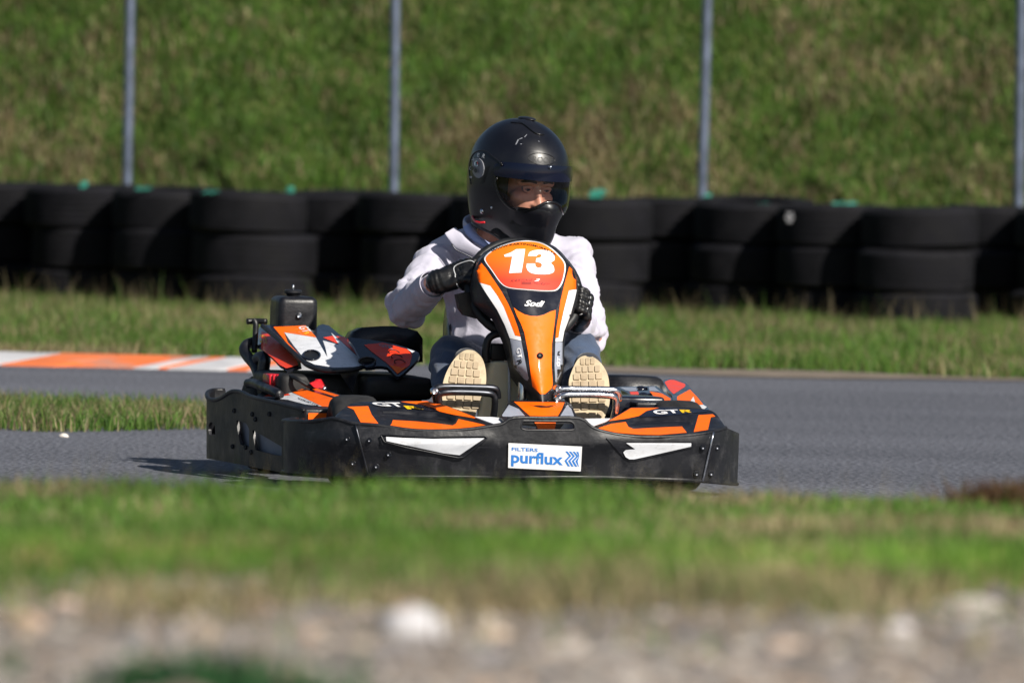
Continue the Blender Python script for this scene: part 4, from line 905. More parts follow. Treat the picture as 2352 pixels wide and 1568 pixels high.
# engine block
eng = rbox('engine', K(*Z3(640, 1000), b=1.02), K(*Z3(1500, 690), b=1.40), M['dark'], kart, .02)
rbox('engine_side', K(*Z3(1300, 900), b=.90), K(*Z3(1690, 720), b=1.1), M['dark'], eng, .02)
for k in range(7):
    x = 560 + k*28; a = K(*Z3(x, 800 - k*2), b=1.10 - k*.01); b = K(*Z3(x + 12, 706 - k), b=1.16)
    rbox('cooling_fin', (a.x, a.y, a.z), (b.x, b.y + .03, b.z), M['red'], eng, .002, 1)
fc = K(*Z3(930, 800), b=.98)
lathe('oil_cap', [(-.012, .016), (0, .018), (.008, .018), (.014, .012), (.02, .008)], M['red'], eng, 20, 'z', fc)
patch('cap_handle', T(Z3, [(868, 778), (910, 760), (950, 768), (992, 800), (975, 828), (900, 810)]), lambda u, v: K(u, v, b=.96), M['red'], eng, 0, .012)
bolt('bolt', K(*Z3(980, 815), b=.95), (0, -1, .3), .006, M['chrome'], eng)
# black tank
a = K(*Z3(628, 560), b=1.50); b = K(*Z3(935, 128), b=1.50)
tank = rbox('airbox', (a.x, 1.50, a.z + .04), (b.x, 1.64, b.z), M['plastic'], kart, .02, 5)
cc = Vector(((a.x + b.x)/2 - .005, 1.56, b.z))
lathe('cap', [(-.004, .016), (.006, .02), (.010, .026), (.016, .026), (.019, .022), (.019, .0001)], M['plastic'], tank, 24, 'z', cc)
tube('cap_stud', [cc + Vector((0, 0, .015)), cc + Vector((0, 0, .034))], .0028, M['chrome'], tank, 8)
bolt('bolt', K(*Z3(785, 268), b=1.502), (-.1, -1, .1), .009, M['chrome'], tank, .012)
# tubes beside the engine
def ztube(name, pts, r, m, par): return tube(name, [K(*Z3(x, y), b=b) for x, y, b in pts], r, m, par, 12, smooth_path=4)
br = ztube('rear_bracket', [(392, 312, 1.56), (450, 310, 1.56), (540, 312, 1.54)], .0085, M['black'], kart)
ztube('bracket_leg', [(440, 300, 1.55), (458, 330, 1.545), (455, 430, 1.54), (448, 540, 1.52)], .0085, M['black'], br)
ex = ztube('exhaust_pipe', [(440, 470, 1.56), (395, 485, 1.55), (372, 525, 1.53), (400, 580, 1.5), (450, 640, 1.45), (480, 720, 1.4), (470, 800, 1.38)], .016, M['plastic'], kart)
ztube('exhaust_elbow', [(470, 600, 1.42), (500, 580, 1.4), (525, 600, 1.38), (520, 650, 1.38), (510, 740, 1.38), (500, 800, 1.36)], .018, M['steel'], ex)
ztube('side_guard_tube', [(400, 780, 1.34), (450, 778, 1.28), (520, 808, 1.15), (600, 842, 1.02), (640, 870, .98)], .014, M['plastic'], kart)
ztube('fuel_hose', [(690, 720, 1.06), (760, 740, 1.0), (860, 800, .98), (1000, 850, .96), (1080, 840, .95)], .006, M['black'], eng)
# seat bolster behind the shroud and seat
seat_r = []
for k, (x, y0) in enumerate(((1185, 430), (1215, 385), (1280, 355), (1400, 347), (1500, 346), (1600, 360), (1680, 385), (1720, 440))):
    p = K(*Z3(x, y0), b=1.22); q = K(*Z3(x, 620), b=1.22); seat_r.append([p, p + Vector((0, .10, -.005)), q + Vector((0, .10, 0)), q])
loft('rear_cowl', seat_r, M['seat'], kart)
sx = K(1160, 800, b=1.1).x
def seat_ring(z, w, y0, y1): 
    out = []
    for k in range(13):
        a = math.pi*k/12; out.append(Vector((sx - w*math.cos(a)*1.0, y0 + (y1 - y0)*math.sin(a)**.6, z)))
    return out
SR = [(.05, .17, .72, 1.02), (.12, .20, .70, 1.10), (.22, .215, .76, 1.16), (.34, .215, .86, 1.20), (.44, .20, .98, 1.24), (.52, .17, 1.08, 1.27)]
bm = bmesh.new(); loft('s', [seat_ring(*r) for r in SR], None, None, caps=False, closed=False, bm=bm)
seat = from_bm('seat', bm, M['seat'], kart); md = seat.modifiers.new('s', 'SOLIDIFY'); md.thickness = .012; md = seat.modifiers.new('u', 'SUBSURF'); md.levels = md.render_levels = 1
# ---- right pod --------------------------------------------------------------------------
qb = plane_b([(*Z5(1100, 590), .56), (*Z5(1530, 570), .60), (*Z5(980, 385), 1.02), (*Z5(1380, 375), 1.0)])
qfn = lambda off: (lambda u, v: K(u, v, b=qb(u, v) - off))
gr1 = rnd(T(Z5, [(1165, 388), (1275, 386), (1285, 418), (1182, 422)]), 1.5); gr2 = rnd(T(Z5, [(1185, 452), (1322, 448), (1330, 488), (1200, 500)]), 1.5); gr3 = rnd(T(Z5, [(1212, 508), (1345, 502), (1345, 522), (1222, 530)]), 1)
rp = patch('side_pod', [T(Z5, [(942, 388), (985, 380), (1370, 372), (1440, 420), (1535, 500), (1545, 600), (1110, 640), (1110, 480), (1060, 440)]), gr1, gr2, gr3], qfn(0), M['gloss'], kart, 12, .012)
patch('blue_grey_film', [T(Z5, [(990, 388), (1160, 385), (1170, 424), (1100, 429), (1055, 420)])], qfn(.003), M['grey'], rp, 12)
patch('blue_grey_film', [T(Z5, [(1290, 384), (1350, 380), (1432, 450), (1392, 428), (1300, 424)])], qfn(.003), M['grey'], rp, 12)
patch('orange_film', [T(Z5, [(1092, 434), (1180, 430), (1200, 508), (1225, 540), (1150, 540), (1122, 585), (1112, 480)])], qfn(.003), M['red_orange'], rp, 12)
patch('orange_film', [T(Z5, [(1300, 428), (1430, 452), (1518, 502), (1520, 566), (1462, 562), (1440, 522), (1350, 520), (1335, 470)])], qfn(.004), M['orange'], rp, 12)
for x, y in ((1210, 405), (1235, 472), (1270, 514)):
    bm = bmesh.new(); ellipsoid(bm, K(*Z5(x, y + 8), b=qb(*Z5(x, y)) + .05), (.018, .02, .012)); from_bm('pod_knob', bm, M['gloss'], rp)
rbox('pod_latch', K(*Z5(1160, 600), b=.52), K(*Z5(1450, 535), b=.6), M['plastic'], rp, .006)
rbox('pod_inner', K(*Z5(940, 720), b=.62), K(*Z5(1110, 440), b=1.0), M['gloss'], rp, .01)
eb = plane_b([(*Z5(1500, 320), 1.20), (*Z5(1870, 600), .62), (*Z5(1600, 555), .66), (*Z5(1680, 350), 1.1)])
efn = lambda off: (lambda u, v: K(u, v, b=eb(u, v) - off))
pf = patch('pod_fin', spl(T(Z5, [(1440, 330), (1470, 305), (1560, 302), (1680, 340), (1740, 410), (1830, 510), (1905, 590), (1930, 650), (1850, 660), (1600, 580), (1545, 540), (1535, 470), (1490, 420)]), 2), efn(0), M['gloss'], rp, 10, .02)
patch('pink_film', rnd(T(Z5, [(1455, 330), (1512, 307), (1560, 310), (1676, 352), (1670, 382), (1552, 458), (1500, 408)]), 3), efn(.003), M['red_orange'], pf, 10)
patch('orange_film', rnd(T(Z5, [(1588, 482), (1722, 408), (1800, 490), (1862, 566), (1790, 572), (1590, 556)]), 2), efn(.003), M['orange'], pf, 10)
patch('white_film', T(Z5, [(1758, 482), (1788, 576), (1712, 558)]), efn(.0045), M['number'], pf, 10)
patch('white_film', T(Z5, [(1790, 574), (1862, 568), (1900, 592), (1870, 614), (1782, 590)]), efn(.003), M['number'], pf, 10)
# right rear guard
rg = []
for x, y in ((860, 258), (1150, 262), (1390, 276), (1430, 290), (1450, 315)):
    p = K(*Z5(x, y), b=1.26); rg.append([p + Vector((0, 0, -.006)), p + Vector((0, .03, 0)), p + Vector((0, .06, -.008)), p + Vector((0, .06, -.12)), p + Vector((0, 0, -.12))])
loft('rear_guard', rg, M['plastic'], kart)
rbox('pod_underside', (.40, .62, .05), (.60, 1.2, .17), M['plastic'], rp, .02)
tube('rear_bumper', [(-.36, 1.62, .12), (-.36, 1.74, .12), (-.3, 1.78, .12), (.3, 1.78, .12), (.40, 1.74, .12), (.42, 1.62, .12)], .03, M['plastic'], kart, 12, smooth_path=4)
# ================================================================== driver
def skin_mat():
    return mat('skin', (214, 150, 124), .45, var=.10, vscale=35, bump=.08, bscale=300, dirt=(186, 92, 78), dscale=14, damt=.35)
M['skin'] = skin_mat()
def cloth_mat(name, rgb, rough, fold, fscale, weave=600, var=.06):
    m = mat(name, rgb, rough, var=var, vscale=12, bump=.0, sheen=.25, spec=.2); n = m.node_tree.nodes; L = m.node_tree.links; p = n['Principled BSDF']
    tc = n.new('ShaderNodeTexCoord'); t1 = n.new('ShaderNodeTexNoise'); t1.inputs['Scale'].default_value = fscale; t1.inputs['Detail'].default_value = 3; t1.inputs['Distortion'].default_value = 1.2
    t2 = n.new('ShaderNodeTexNoise'); t2.inputs['Scale'].default_value = weave; t2.inputs['Detail'].default_value = 2
    L.new(tc.outputs['Object'], t1.inputs['Vector']); L.new(tc.outputs['Object'], t2.inputs['Vector'])
    b1 = n.new('ShaderNodeBump'); b1.inputs['Strength'].default_value = fold; b1.inputs['Distance'].default_value = .02; L.new(t1.outputs['Fac'], b1.inputs['Height'])
    b2 = n.new('ShaderNodeBump'); b2.inputs['Strength'].default_value = .25; b2.inputs['Distance'].default_value = .002; L.new(t2.outputs['Fac'], b2.inputs['Height'])
    L.new(b1.outputs[0], b2.inputs['Normal']); L.new(b2.outputs[0], p.inputs['Normal']); return m
M['sweat'] = cloth_mat('white_sweatshirt_cotton', (189, 187, 203), .85, .12, 14)
M['tee'] = cloth_mat('pale_blue_tee_cotton', (170, 184, 232), .85, .1, 14)
M['denim'] = cloth_mat('dark_denim', (62, 76, 100), .8, .2, 22, 900, .25)
M['glove'] = mat('black_leather_glove', (20, 20, 22), .42, var=.25, vscale=40, bump=.25, bscale=120)
M['piping'] = mat('grey_piping', (190, 192, 196), .6)
M['sole'] = mat('cream_rubber_sole', (190, 174, 146), .75, var=.1, vscale=30, dirt=(110, 90, 66), dscale=18, damt=.6)
M['tread'] = mat('worn_tread_rubber', (172, 154, 128), .75, var=.14, vscale=40, dirt=(100, 80, 58), dscale=20, damt=.6)
M['shoe'] = cloth_mat('dark_shoe_fabric', (52, 54, 62), .8, .1, 30)
person = empty('person', ORI, PSI)
tag(person, 'driver in black helmet, white sweatshirt, jeans and black gloves gripping the steering wheel', 'person')
sh_r = K(1008, 594, b=.97); el_r = K(934, 708, b=.80); wr_r = K(1000, 648, b=.575)       # picture left arm
sh_l = K(1316, 586, b=.99); el_l = K(1352, 772, b=.86); wr_l = K(1326, 738, b=.62)      # picture right arm
gr_r = wheel_pt(168); gr_l = wheel_pt(-8)
hip_r = K(1105, 872, b=.98); kn_r = K(1040, 824, b=.64); an_r = K(1048, 935, b=.42)
hip_l = K(1225, 872, b=.98); kn_l = K(1328, 806, b=.64); an_l = K(1345, 935, b=.42)
pel = K(1168, 890, b=1.02); chest = K(1160, 640, b=1.02); neck = K(1138, 540, b=.93)
HC = K(1190, 393, b=.83)                        # helmet centre
HY = math.radians(17); HP = math.radians(5); HRl = math.radians(2)
HM = Matrix.Translation(HC) @ Matrix.Rotation(HY, 4, 'Z') @ Matrix.Rotation(HP, 4, 'X') @ Matrix.Rotation(HRl, 4, 'Y')
HI = HM.inverted()
def hp(x, y, z): return HM @ Vector((x, y, z))
# ---- body: one continuous surface ------------------------------------------------
bm = bmesh.new()
capsule(bm, pel, K(1164, 740, b=1.04), .125, .125, sx=1.0); capsule(bm, K(1164, 740, b=1.04), chest, .125, .135); capsule(bm, K(1040, 600, b=1.0), K(1280, 600, b=1.02), .05, .05)
capsule(bm, chest, neck, .075, .05); capsule(bm, neck, hp(0, .02, -.06), .057, .056)
for s, e, w in ((sh_r, el_r, wr_r), (sh_l, el_l, wr_l)):
    capsule(bm, s, e, .05, .04); capsule(bm, e, w, .04, .028)
for h_, k_, a_ in ((hip_r, kn_r, an_r), (hip_l, kn_l, an_l)):
    capsule(bm, h_, k_, .07, .05); capsule(bm, k_, a_, .05, .038)
for w, g in ((wr_r, gr_r), (wr_l, gr_l)): capsule(bm, w, w.lerp(g, .6), .024, .016)
FD = .024; FF = -.024
# head with a face (helmet frame: -y is forward)
ellipsoid(bm, hp(0, -.005, .02 - FD), (.078, .098, .11), (HM.to_3x3()), 24)
ellipsoid(bm, hp(0, -.045 + FF, -.055 - FD), (.06, .055, .065), HM.to_3x3(), 20)          # lower face
for s in (-1, 1):
    capsule(bm, hp(s*.014, -.091 + FF, .003 - FD), hp(s*.05, -.076 + FF, .001 - FD), .012, .012)      # brow ridge
    ellipsoid(bm, hp(s*.042, -.062 + FF, -.045 - FD), (.026, .026, .024), HM.to_3x3())      # cheek
capsule(bm, hp(0, -.088 + FF, -.008 - FD), hp(0, -.111 + FF, -.057 - FD), .0085, .0115)               # nose
for s in (-1, 1): ellipsoid(bm, hp(s*.011, -.102 + FF, -.061 - FD), (.0085, .010, .0075), HM.to_3x3(), 12)
ellipsoid(bm, hp(0, -.092 + FF, -.08 - FD), (.024, .014, .009), HM.to_3x3(), 12)
body = fuse('body', bm, M['skin'], person, .0042, 3)
M['brow'] = mat('dark_brown_hair', (48, 32, 22), .7); M['eye'] = mat('eye_white', (120, 108, 100), .45); M['iris'] = mat('dark_iris', (26, 18, 14), .4)
for s in (-1, 1):
    bm = bmesh.new(); ellipsoid(bm, hp(s*.031, -.078 + FF, -.016 - FD), (.0125, .0125, .0115), HM.to_3x3(), 16); e = from_bm('eye', bm, M['eye'], person)
    bm = bmesh.new(); ellipsoid(bm, hp(s*.031 + .0035, -.0885 + FF, -.0165 - FD), (.0068, .003, .0066), HM.to_3x3(), 14); from_bm('iris', bm, M['iris'], e)
    tube('eyelid', [hp(s*.031 - .014, -.086 + FF, -.0145 - FD), hp(s*.031, -.0945 + FF, -.0105 - FD), hp(s*.031 + .014, -.086 + FF, -.0145 - FD)], .0046, M['skin'], e, 8, smooth_path=4)
    tube('lower_lid', [hp(s*.031 - .013, -.086 + FF, -.019 - FD), hp(s*.031, -.0915 + FF, -.0255 - FD), hp(s*.031 + .013, -.086 + FF, -.019 - FD)], .003, M['skin'], e, 8, smooth_path=4)
    tube('eyebrow', [hp(s*.012, -.1035 + FF, .003 - FD), hp(s*.032, -.0985 + FF, .007 - FD), hp(s*.054, -.084 + FF, .002 - FD)], [.0036, .0036, .0038, .004, .004, .0042, .0042, .004, .0036, .003, .002], M['brow'], person, 8, smooth_path=5)
# ---- sweatshirt -----------------------------------------------------------------------
bm = bmesh.new()
def ring_at(u, v, b, hw, hd, n=20):
    c = K(u, v, b=b); return [c + Vector((hw*math.cos(2*math.pi*k/n), hd*math.sin(2*math.pi*k/n), 0)) for k in range(n)]
loft('t', [ring_at(1172, 880, 1.0, .145, .125), ring_at(1170, 830, .99, .165, .14), ring_at(1166, 780, .99, .172, .145), ring_at(1164, 720, 1.0, .172, .145), ring_at(1160, 660, 1.01, .185, .148), ring_at(1158, 615, 1.01, .19, .14), ring_at(1156, 584, .99, .175, .115), ring_at(1150, 556, .965, .14, .09), ring_at(1146, 546, .962, .09, .062)], None, None, bm=bm)
capsule(bm, sh_r, el_r, .058, .055); capsule(bm, el_r, wr_r.lerp(el_r, .22), .058, .043)
capsule(bm, sh_l, el_l, .058, .053); capsule(bm, el_l, wr_l.lerp(el_l, .1), .054, .040)
capsule(bm, K(1070, 560, b=.97), sh_r, .042, .056); capsule(bm, K(1240, 562, b=.99), sh_l, .042, .054)
def limb_t(p, a, b):
    d = b - a; t = (p - a).dot(d)/d.length_squared; return t, (p - a - d*max(0, min(1, t))).length
def fold(co, n):
    d = 0.
    for a, b, f, amp in ((sh_r, el_r, 24, .0052), (el_r, wr_r, 24, .0045), (sh_l, el_l, 24, .0048), (el_l, wr_l, 22, .0045)):
        t, r = limb_t(co, a, b)
        if -.25 < t < 1.2 and r < .09:
            k = math.exp(-((t - 1.0)/.35)**2) + math.exp(-(t/.3)**2)*.9 + .25
            d += amp*k*math.sin(t*f + 3.5*noise.noise(co*14) + 16*(co.x + co.z)*.6)
    # creases across the belly
    w = math.exp(-((co.z - .40)/.10)**2)
    d += .006*w*math.sin(co.z*95 - co.x*28 + 3*noise.noise(co*8))*(1 if n.y < 0 else .3)
    # raglan seam pulls from the neck to the arm pit
    d += .005*noise.noise(co*11 + Vector((3, 1, 2))) + .0025*noise.noise(co*27)
    q = Vector((co.x*13, co.y*13, co.z*22)) + Vector((0, 0, 3*noise.noise(co*6))); d += .0055*max(0, 1 - abs(noise.noise(q))*4.0)**2 * (.3 + .7*abs(noise.noise(co*5 + Vector((9, 2, 0)))))
    return d
sweat = fuse('sweatshirt', bm, M['sweat'], person, .0045, 4, fold)
# cuff, collar, zip, t-shirt neckline
def cuff(wr, el):
    d = (el - wr).normalized(); c = wr.lerp(el, .10)
    B = d.cross(Vector((0, 0, 1))).normalized(); C = d.cross(B)
    lathe('cuff', [(-.006, .0385), (-.008, .0415), (0, .0425), (.03, .0445), (.05, .044), (.05, .040), (-.006, .0385)], M['sweat'], sweat, 28, center=c, basis=(d, B, C))
cuff(wr_r, el_r); cuff(wr_l, el_l)
nc = K(1138, 528, b=.93)
def collar_pt(a, r, h): return nc + Vector((math.cos(a)*r*1.02, math.sin(a)*r*.95, h + .022*math.sin(a)))
crg = []
for k in range(25):
    a = math.radians(-20 + 240*k/24); lift = .008*math.sin(math.radians(k/24*180))
    crg.append([collar_pt(a, .088, -.018), collar_pt(a, .094, .006 + lift), collar_pt(a, .092, .020 + lift), collar_pt(a, .083, .021 + lift), collar_pt(a, .078, .0)])
co_ = loft('collar', crg, M['sweat'], sweat, sub=1)
tee = [K(*Z1(x, y), b=b) for x, y, b in ((612, 812, .885), (625, 850, .86), (660, 890, .84), (710, 930, .83), (790, 975, .825), (900, 1010, .83))]
te = [p + Vector((.022, .004, .012)) for p in tee]
bm = bmesh.new(); loft('x', [[a, a.lerp(b, .5) + Vector((0, -.006, 0)), b] for a, b in zip(spl(tee, 4, False) and [Vector(q) for q in spl(tee, 4, False)], [Vector(q) for q in spl(te, 4, False)])], None, None, caps=False, closed=False, bm=bm)
ts = from_bm('tee_shirt', bm, M['tee'], person); md = ts.modifiers.new('s', 'SOLIDIFY'); md.thickness = .006
lap = [K(*Z1(x, y), b=b) for x, y, b in ((480, 855, .86), (530, 930, .845), (560, 970, .84), (620, 1000, .835), (700, 1040, .83))]
lap2 = [K(*Z1(x, y), b=b) for x, y, b in ((560, 812, .885), (600, 850, .85), (640, 895, .825), (700, 945, .815), (780, 990, .81))]
bm = bmesh.new(); A_ = [Vector(q) for q in spl(lap, 4, False)]; B_ = [Vector(q) for q in spl(lap2, 4, False)]
loft('x', [[a, a.lerp(b, .3) + Vector((0, -.004, 0)), a.lerp(b, .7) + Vector((0, -.006, .002)), b] for a, b in zip(A_, B_)], None, None, caps=False, closed=False, bm=bm)
lp = from_bm('collar_flap', bm, M['sweat'], sweat); md = lp.modifiers.new('s', 'SOLIDIFY'); md.thickness = .004; md = lp.modifiers.new('u', 'SUBSURF'); md.levels = md.render_levels = 1
tube('zip', [p + Vector((0, -.006, -.001)) for p in A_[4:]], .0022, M['steel'], sweat, 6)
# ---- jeans -------------------------------------------------------------------------------
bm = bmesh.new()
capsule(bm, K(1120, 885, b=1.0), K(1215, 885, b=1.0), .12, .12)
capsule(bm, hip_r, kn_r, .085, .066); capsule(bm, kn_r, an_r, .068, .062)
capsule(bm, hip_l, kn_l, .085, .060); capsule(bm, kn_l, an_l, .062, .056)
def jfold(co, n): return .004*math.sin(co.z*120 + co.x*40 + 4*noise.noise(co*12)) * (.4 + .6*noise.noise(co*9)) + .004*noise.noise(co*18)
jeans = fuse('jeans', bm, M['denim'], person, .006, 5, jfold)
# ---- shoes ---------------------------------------------------------------------------------
def shoe(outline, axis_top, axis_bot, rows, bt, bb, vt, vbm):
    def bfn(u, v):
        t = (v - vt)/(vbm - vt); return bt + (bb - bt)*t - .014*math.sin(math.pi*max(0, min(1, t*1.1))) + .05*max(0, .12 - t)**1.2*6
    f = lambda off: (lambda u, v: K(u, v, b=bfn(u, v) - off))
    sole = patch('shoe', outline, f(0), M['sole'], person, 12, .014)
    sole['label'] = 'cream rubber shoe sole'
    # upper behind the sole
    bm = bmesh.new(); at0, ab = Vector(axis_top), Vector(axis_bot)
    for k in range(6):
        q = at0.lerp(ab, .14 + .68*k/5); capsule(bm, K(q.x, q.y, b=bfn(*q) + .062), K(q.x, q.y, b=bfn(*q) + .062 + .028 + .012*k), .040, .038)
    up_ = fuse('shoe_upper', bm, M['shoe'], sole, .006, 4)
    d = (ab - at0); n = Vector((-d.y, d.x)).normalized()
    for t0, t1, segs in rows:
        for s0, s1 in segs:
            quad_ = [at0 + d*t + n*(-s) for t, s in ((t0, s0), (t0, s1), (t1, s1), (t1, s0))]
            quad_ = [q + Vector((random.uniform(-.6, .6), random.uniform(-.6, .6))) for q in quad_]
            patch('tread_block', rnd([tuple(q) for q in quad_], 1.6, 2), f(.0045), M['tread'], sole, 0, .006, smooth=False)
def rows_for(w):
    R_ = []; t = .045
    prof_ = [.45, .72, .86, .95, 1.0, 1.0, .96]
    for i, k in enumerate(prof_):
        hw = w*k; n = 3 if i < 1 else 4; gap = 3.2; st = 2*hw/n; off = (i % 2)*1.5
        R_.append((t, t + .072, [(-hw + j*st + gap*.5 + off*.4, -hw + (j+1)*st - gap*.5 + off*.4) for j in range(n)])); t += .088
    t += .02
    for i in range(3):
        hw = w*(.82 - .07*i); R_.append((t, t + .06, [(-hw + 2, -hw*.2), (-hw*.05, hw*.45), (hw*.6, hw - 2)])); t += .085
    return R_
so1 = spl(T(Z2, [(700, 982), (745, 978), (790, 992), (840, 1045), (866, 1130), (870, 1230), (852, 1290), (822, 1370), (800, 1430), (785, 1500), (770, 1600), (690, 1660), (580, 1630), (530, 1500), (524, 1400), (530, 1260), (545, 1190), (580, 1110), (640, 1025)]), 3)
shoe(so1, Z2(725, 970), Z2(665, 1680), rows_for(40), .37, .27, 803, 1005)
so2 = spl(T(Z2, [(1640, 1022), (1700, 1028), (1770, 1080), (1822, 1170), (1838, 1290), (1836, 1400), (1800, 1500), (1760, 1600), (1690, 1660), (1600, 1640), (1560, 1520), (1530, 1400), (1518, 1260), (1525, 1190), (1560, 1100), (1595, 1045)]), 3)
shoe(so2, Z2(1662, 1010), Z2(1685, 1680), rows_for(40), .37, .27, 815, 1005)
# ---- gloves --------------------------------------------------------------------------------------
def glove(wr, ang, side, el):
    """hand closed on the wheel rim at one angle; side = -1 picture left"""
    g = wheel_pt(ang); rad = (g - WC).normalized(); tan = WN.cross(rad)*1.0
    if tan.z < 0: tan = -tan
    bm = bmesh.new()
    kn = g + rad*.030 - WN*(-.006) + WN*.0    # knuckle line, outside the rim
    palm0 = wr; palm1 = g + rad*.018 - WN*.012
    # palm: flattened capsules from wrist to knuckles
    for s in (-1.3, -.45, .45, 1.3):
        capsule(bm, palm0.lerp(palm1, .25) + tan*s*.016, palm1 + tan*s*.022 + rad*.008 + WN*.004, .0215, .0185)
    capsule(bm, wr.lerp(palm1, .10), palm0.lerp(palm1, .45), .036, .034)
    lens = [.9, 1.0, 1.02, .95]
    for i, s in enumerate((-1.55, -.52, .52, 1.55)):
        c = g + tan*s*.0205; L_ = lens[i]; pts = []
        for a in (205, 150, 100, 45, -10, -60):             # around the rim section, from palm side over the front to the inside
            r_ = .0265*L_ if a > 60 else .0245
            q = math.radians(a - 90 + 90); pts.append(c + rad*(math.cos(math.radians(a - 60))*r_) + WN*(math.sin(math.radians(a - 60))*r_))
        for k in range(5): capsule(bm, pts[k], pts[k+1], .0108 - .0005*k, .0105 - .0005*k, 10)
        capsule(bm, palm1 + tan*s*.0185, pts[0], .0135, .0115, 10)
    # thumb: leaves the side of the palm near its base and lies along the rim
    tb = palm0.lerp(palm1, .45) + tan*.026 - rad*.006; tm = g + tan*.050 - rad*.012 + WN*.008; tt = g + tan*.062 - rad*.03 + WN*.012
    capsule(bm, tb, tm, .0145, .0120, 10); capsule(bm, tm, tt, .0118, .0098, 10)
    gl = fuse('glove', bm, M['glove'], person, .0030, 3, lambda co, n: .0012*noise.noise(co*45) + .0008*math.sin(120*co.z + 40*noise.noise(co*10)))
    return gl, g, rad, tan
gl_r, g1_, r1_, t1_ = glove(wr_r, 168, -1, el_r)
gl_l, g2_, r2_, t2_ = glove(wr_l, -8, 1, el_l)
def piping(gl, pts, r=.0016):
    tube('piping', pts, r, M['piping'], gl, 6, smooth_path=4)
def on_mesh(gl, path):
    from mathutils.bvhtree import BVHTree
    bv = BVHTree.FromObject(gl, bpy.context.evaluated_depsgraph_get()); out = []
    for u, v in path:
        d = (KR @ ray(u, v)).normalized(); h_, n, i, dist = bv.ray_cast(KC + d*20, d)
        if h_ is not None: out.append(h_ - d*.001)
    return out
bpy.context.view_layer.update()
for gl, path in ((gl_r, T(Z1, [(560, 1150), (552, 1090), (568, 1050), (590, 1035), (615, 1030), (650, 1050), (690, 1060)])), (gl_r, T(Z1, [(556, 1150), (572, 1220), (600, 1250)])), (gl_l, T(Z1, [(1425, 1195), (1455, 1185), (1490, 1220), (1500, 1290)])), (gl_l, T(Z1, [(1500, 1300), (1480, 1380), (1440, 1420), (1415, 1425)]))):
    P_ = on_mesh(gl, path)
    if len(P_) > 2: piping(gl, P_)
# ---- helmet ------------------------------------------------------------------------------------------
HAX, HAY, HAZ = .137, .170, .150
def sstep(a, b, x): t = max(0, min(1, (x - a)/(b - a))); return t*t*(3 - 2*t)
def helm_R(th, t):
    """radius and height of the shell at azimuth th (deg, 0 = forward) and level t (-1..1)"""
    a = math.radians(th); re = 1/math.sqrt((math.sin(a)/HAX)**2 + (math.cos(a)/(HAY if abs(th) < 90 else HAY*.94))**2)
    if t >= 0:
        f = t*math.pi/2; g = math.cos(f)**.96 if t < 1 else 0; h = HAZ*math.sin(f)
    else:
        g = 1 - .13*t*t; h = .160*t
    front = math.exp(-(th/36)**2); r = re*g*(1 - .30*sstep(-.25, -1.15, t)*(.5 + .5*math.cos(a))*min(1, abs(math.sin(a))*1.6)) + .036*front*sstep(-.16, -.55, t) - .016*math.exp(-(th/70)**2)*sstep(-.8, -1.25, t)*2
    r += .009*math.exp(-(th/8)**2)*math.exp(-((t + .55)/.16)**2) - .008*math.exp(-((abs(th) - 24)/10)**2)*math.exp(-((t + .74)/.12)**2)
    if t < 0: h -= .048*math.exp(-(th/48)**2)*sstep(-.45, -1.05, t)
    return r, h
def helm_pt(th, t, off=0.):
    r, h = helm_R(th, t); r += off*(math.cos(t*math.pi/2) if t > 0 else 1); h += off*(math.sin(t*math.pi/2) if t > 0 else 0); a = math.radians(th)
    return hp(math.sin(a)*r, -math.cos(a)*r, h)
M['shell'] = mat('satin_black_helmet', (15, 16, 23), .36, coat=.12, var=.12, vscale=10)
M['trim'] = mat('helmet_edge_trim', (14, 14, 16), .3, coat=.3)
M['foam'] = mat('helmet_lining', (26, 27, 30), .9, bump=.3, bscale=200)
half = [(0, -.425), (6, -.445), (14, -.54), (26, -.60), (38, -.56), (48, -.43), (54, -.25), (56.5, -.08), (55, .05), (50, .095), (36, .11), (18, .115)]
opening = half + [(0, .115)] + [(-a, t) for a, t in half[:0:-1]]
opening = spl(opening, 3)
outer = [(-180, -1.0), (-150, -1.0), (-120, -1.02), (-90, -1.06), (-60, -1.1), (-30, -1.12), (0, -1.14), (30, -1.12), (60, -1.1), (90, -1.06), (120, -1.02), (150, -1.0), (180, -1.0), (180, .985), (-180, .985)]
CEN = HC + Vector((0, 0, 0))
def hpatch(name, loops, off, m, parent, step=(6, .06), thick=0.):
    o = patch(name, loops, lambda a, t: helm_pt(a, t, off), m, parent, step, 0, True)
    bm = bmesh.new(); bm.from_mesh(o.data); bmesh.ops.remove_doubles(bm, verts=bm.verts, dist=2e-4); bmesh.ops.recalc_face_normals(bm, faces=bm.faces)
    s = sum(f.normal.dot(f.calc_center_median() - CEN)*f.calc_area() for f in bm.faces)
    if s < 0: bmesh.ops.reverse_faces(bm, faces=bm.faces)
    bm.to_mesh(o.data); bm.free(); o.data.polygons.foreach_set('use_smooth', [True]*len(o.data.polygons))
    if thick:
        md = o.modifiers.new('s', 'SOLIDIFY'); md.thickness = thick; md.offset = -1; md.use_even_offset = False
    return o
helmet = hpatch('helmet', [outer, opening], 0, M['shell'], person, (4, .04), .012)
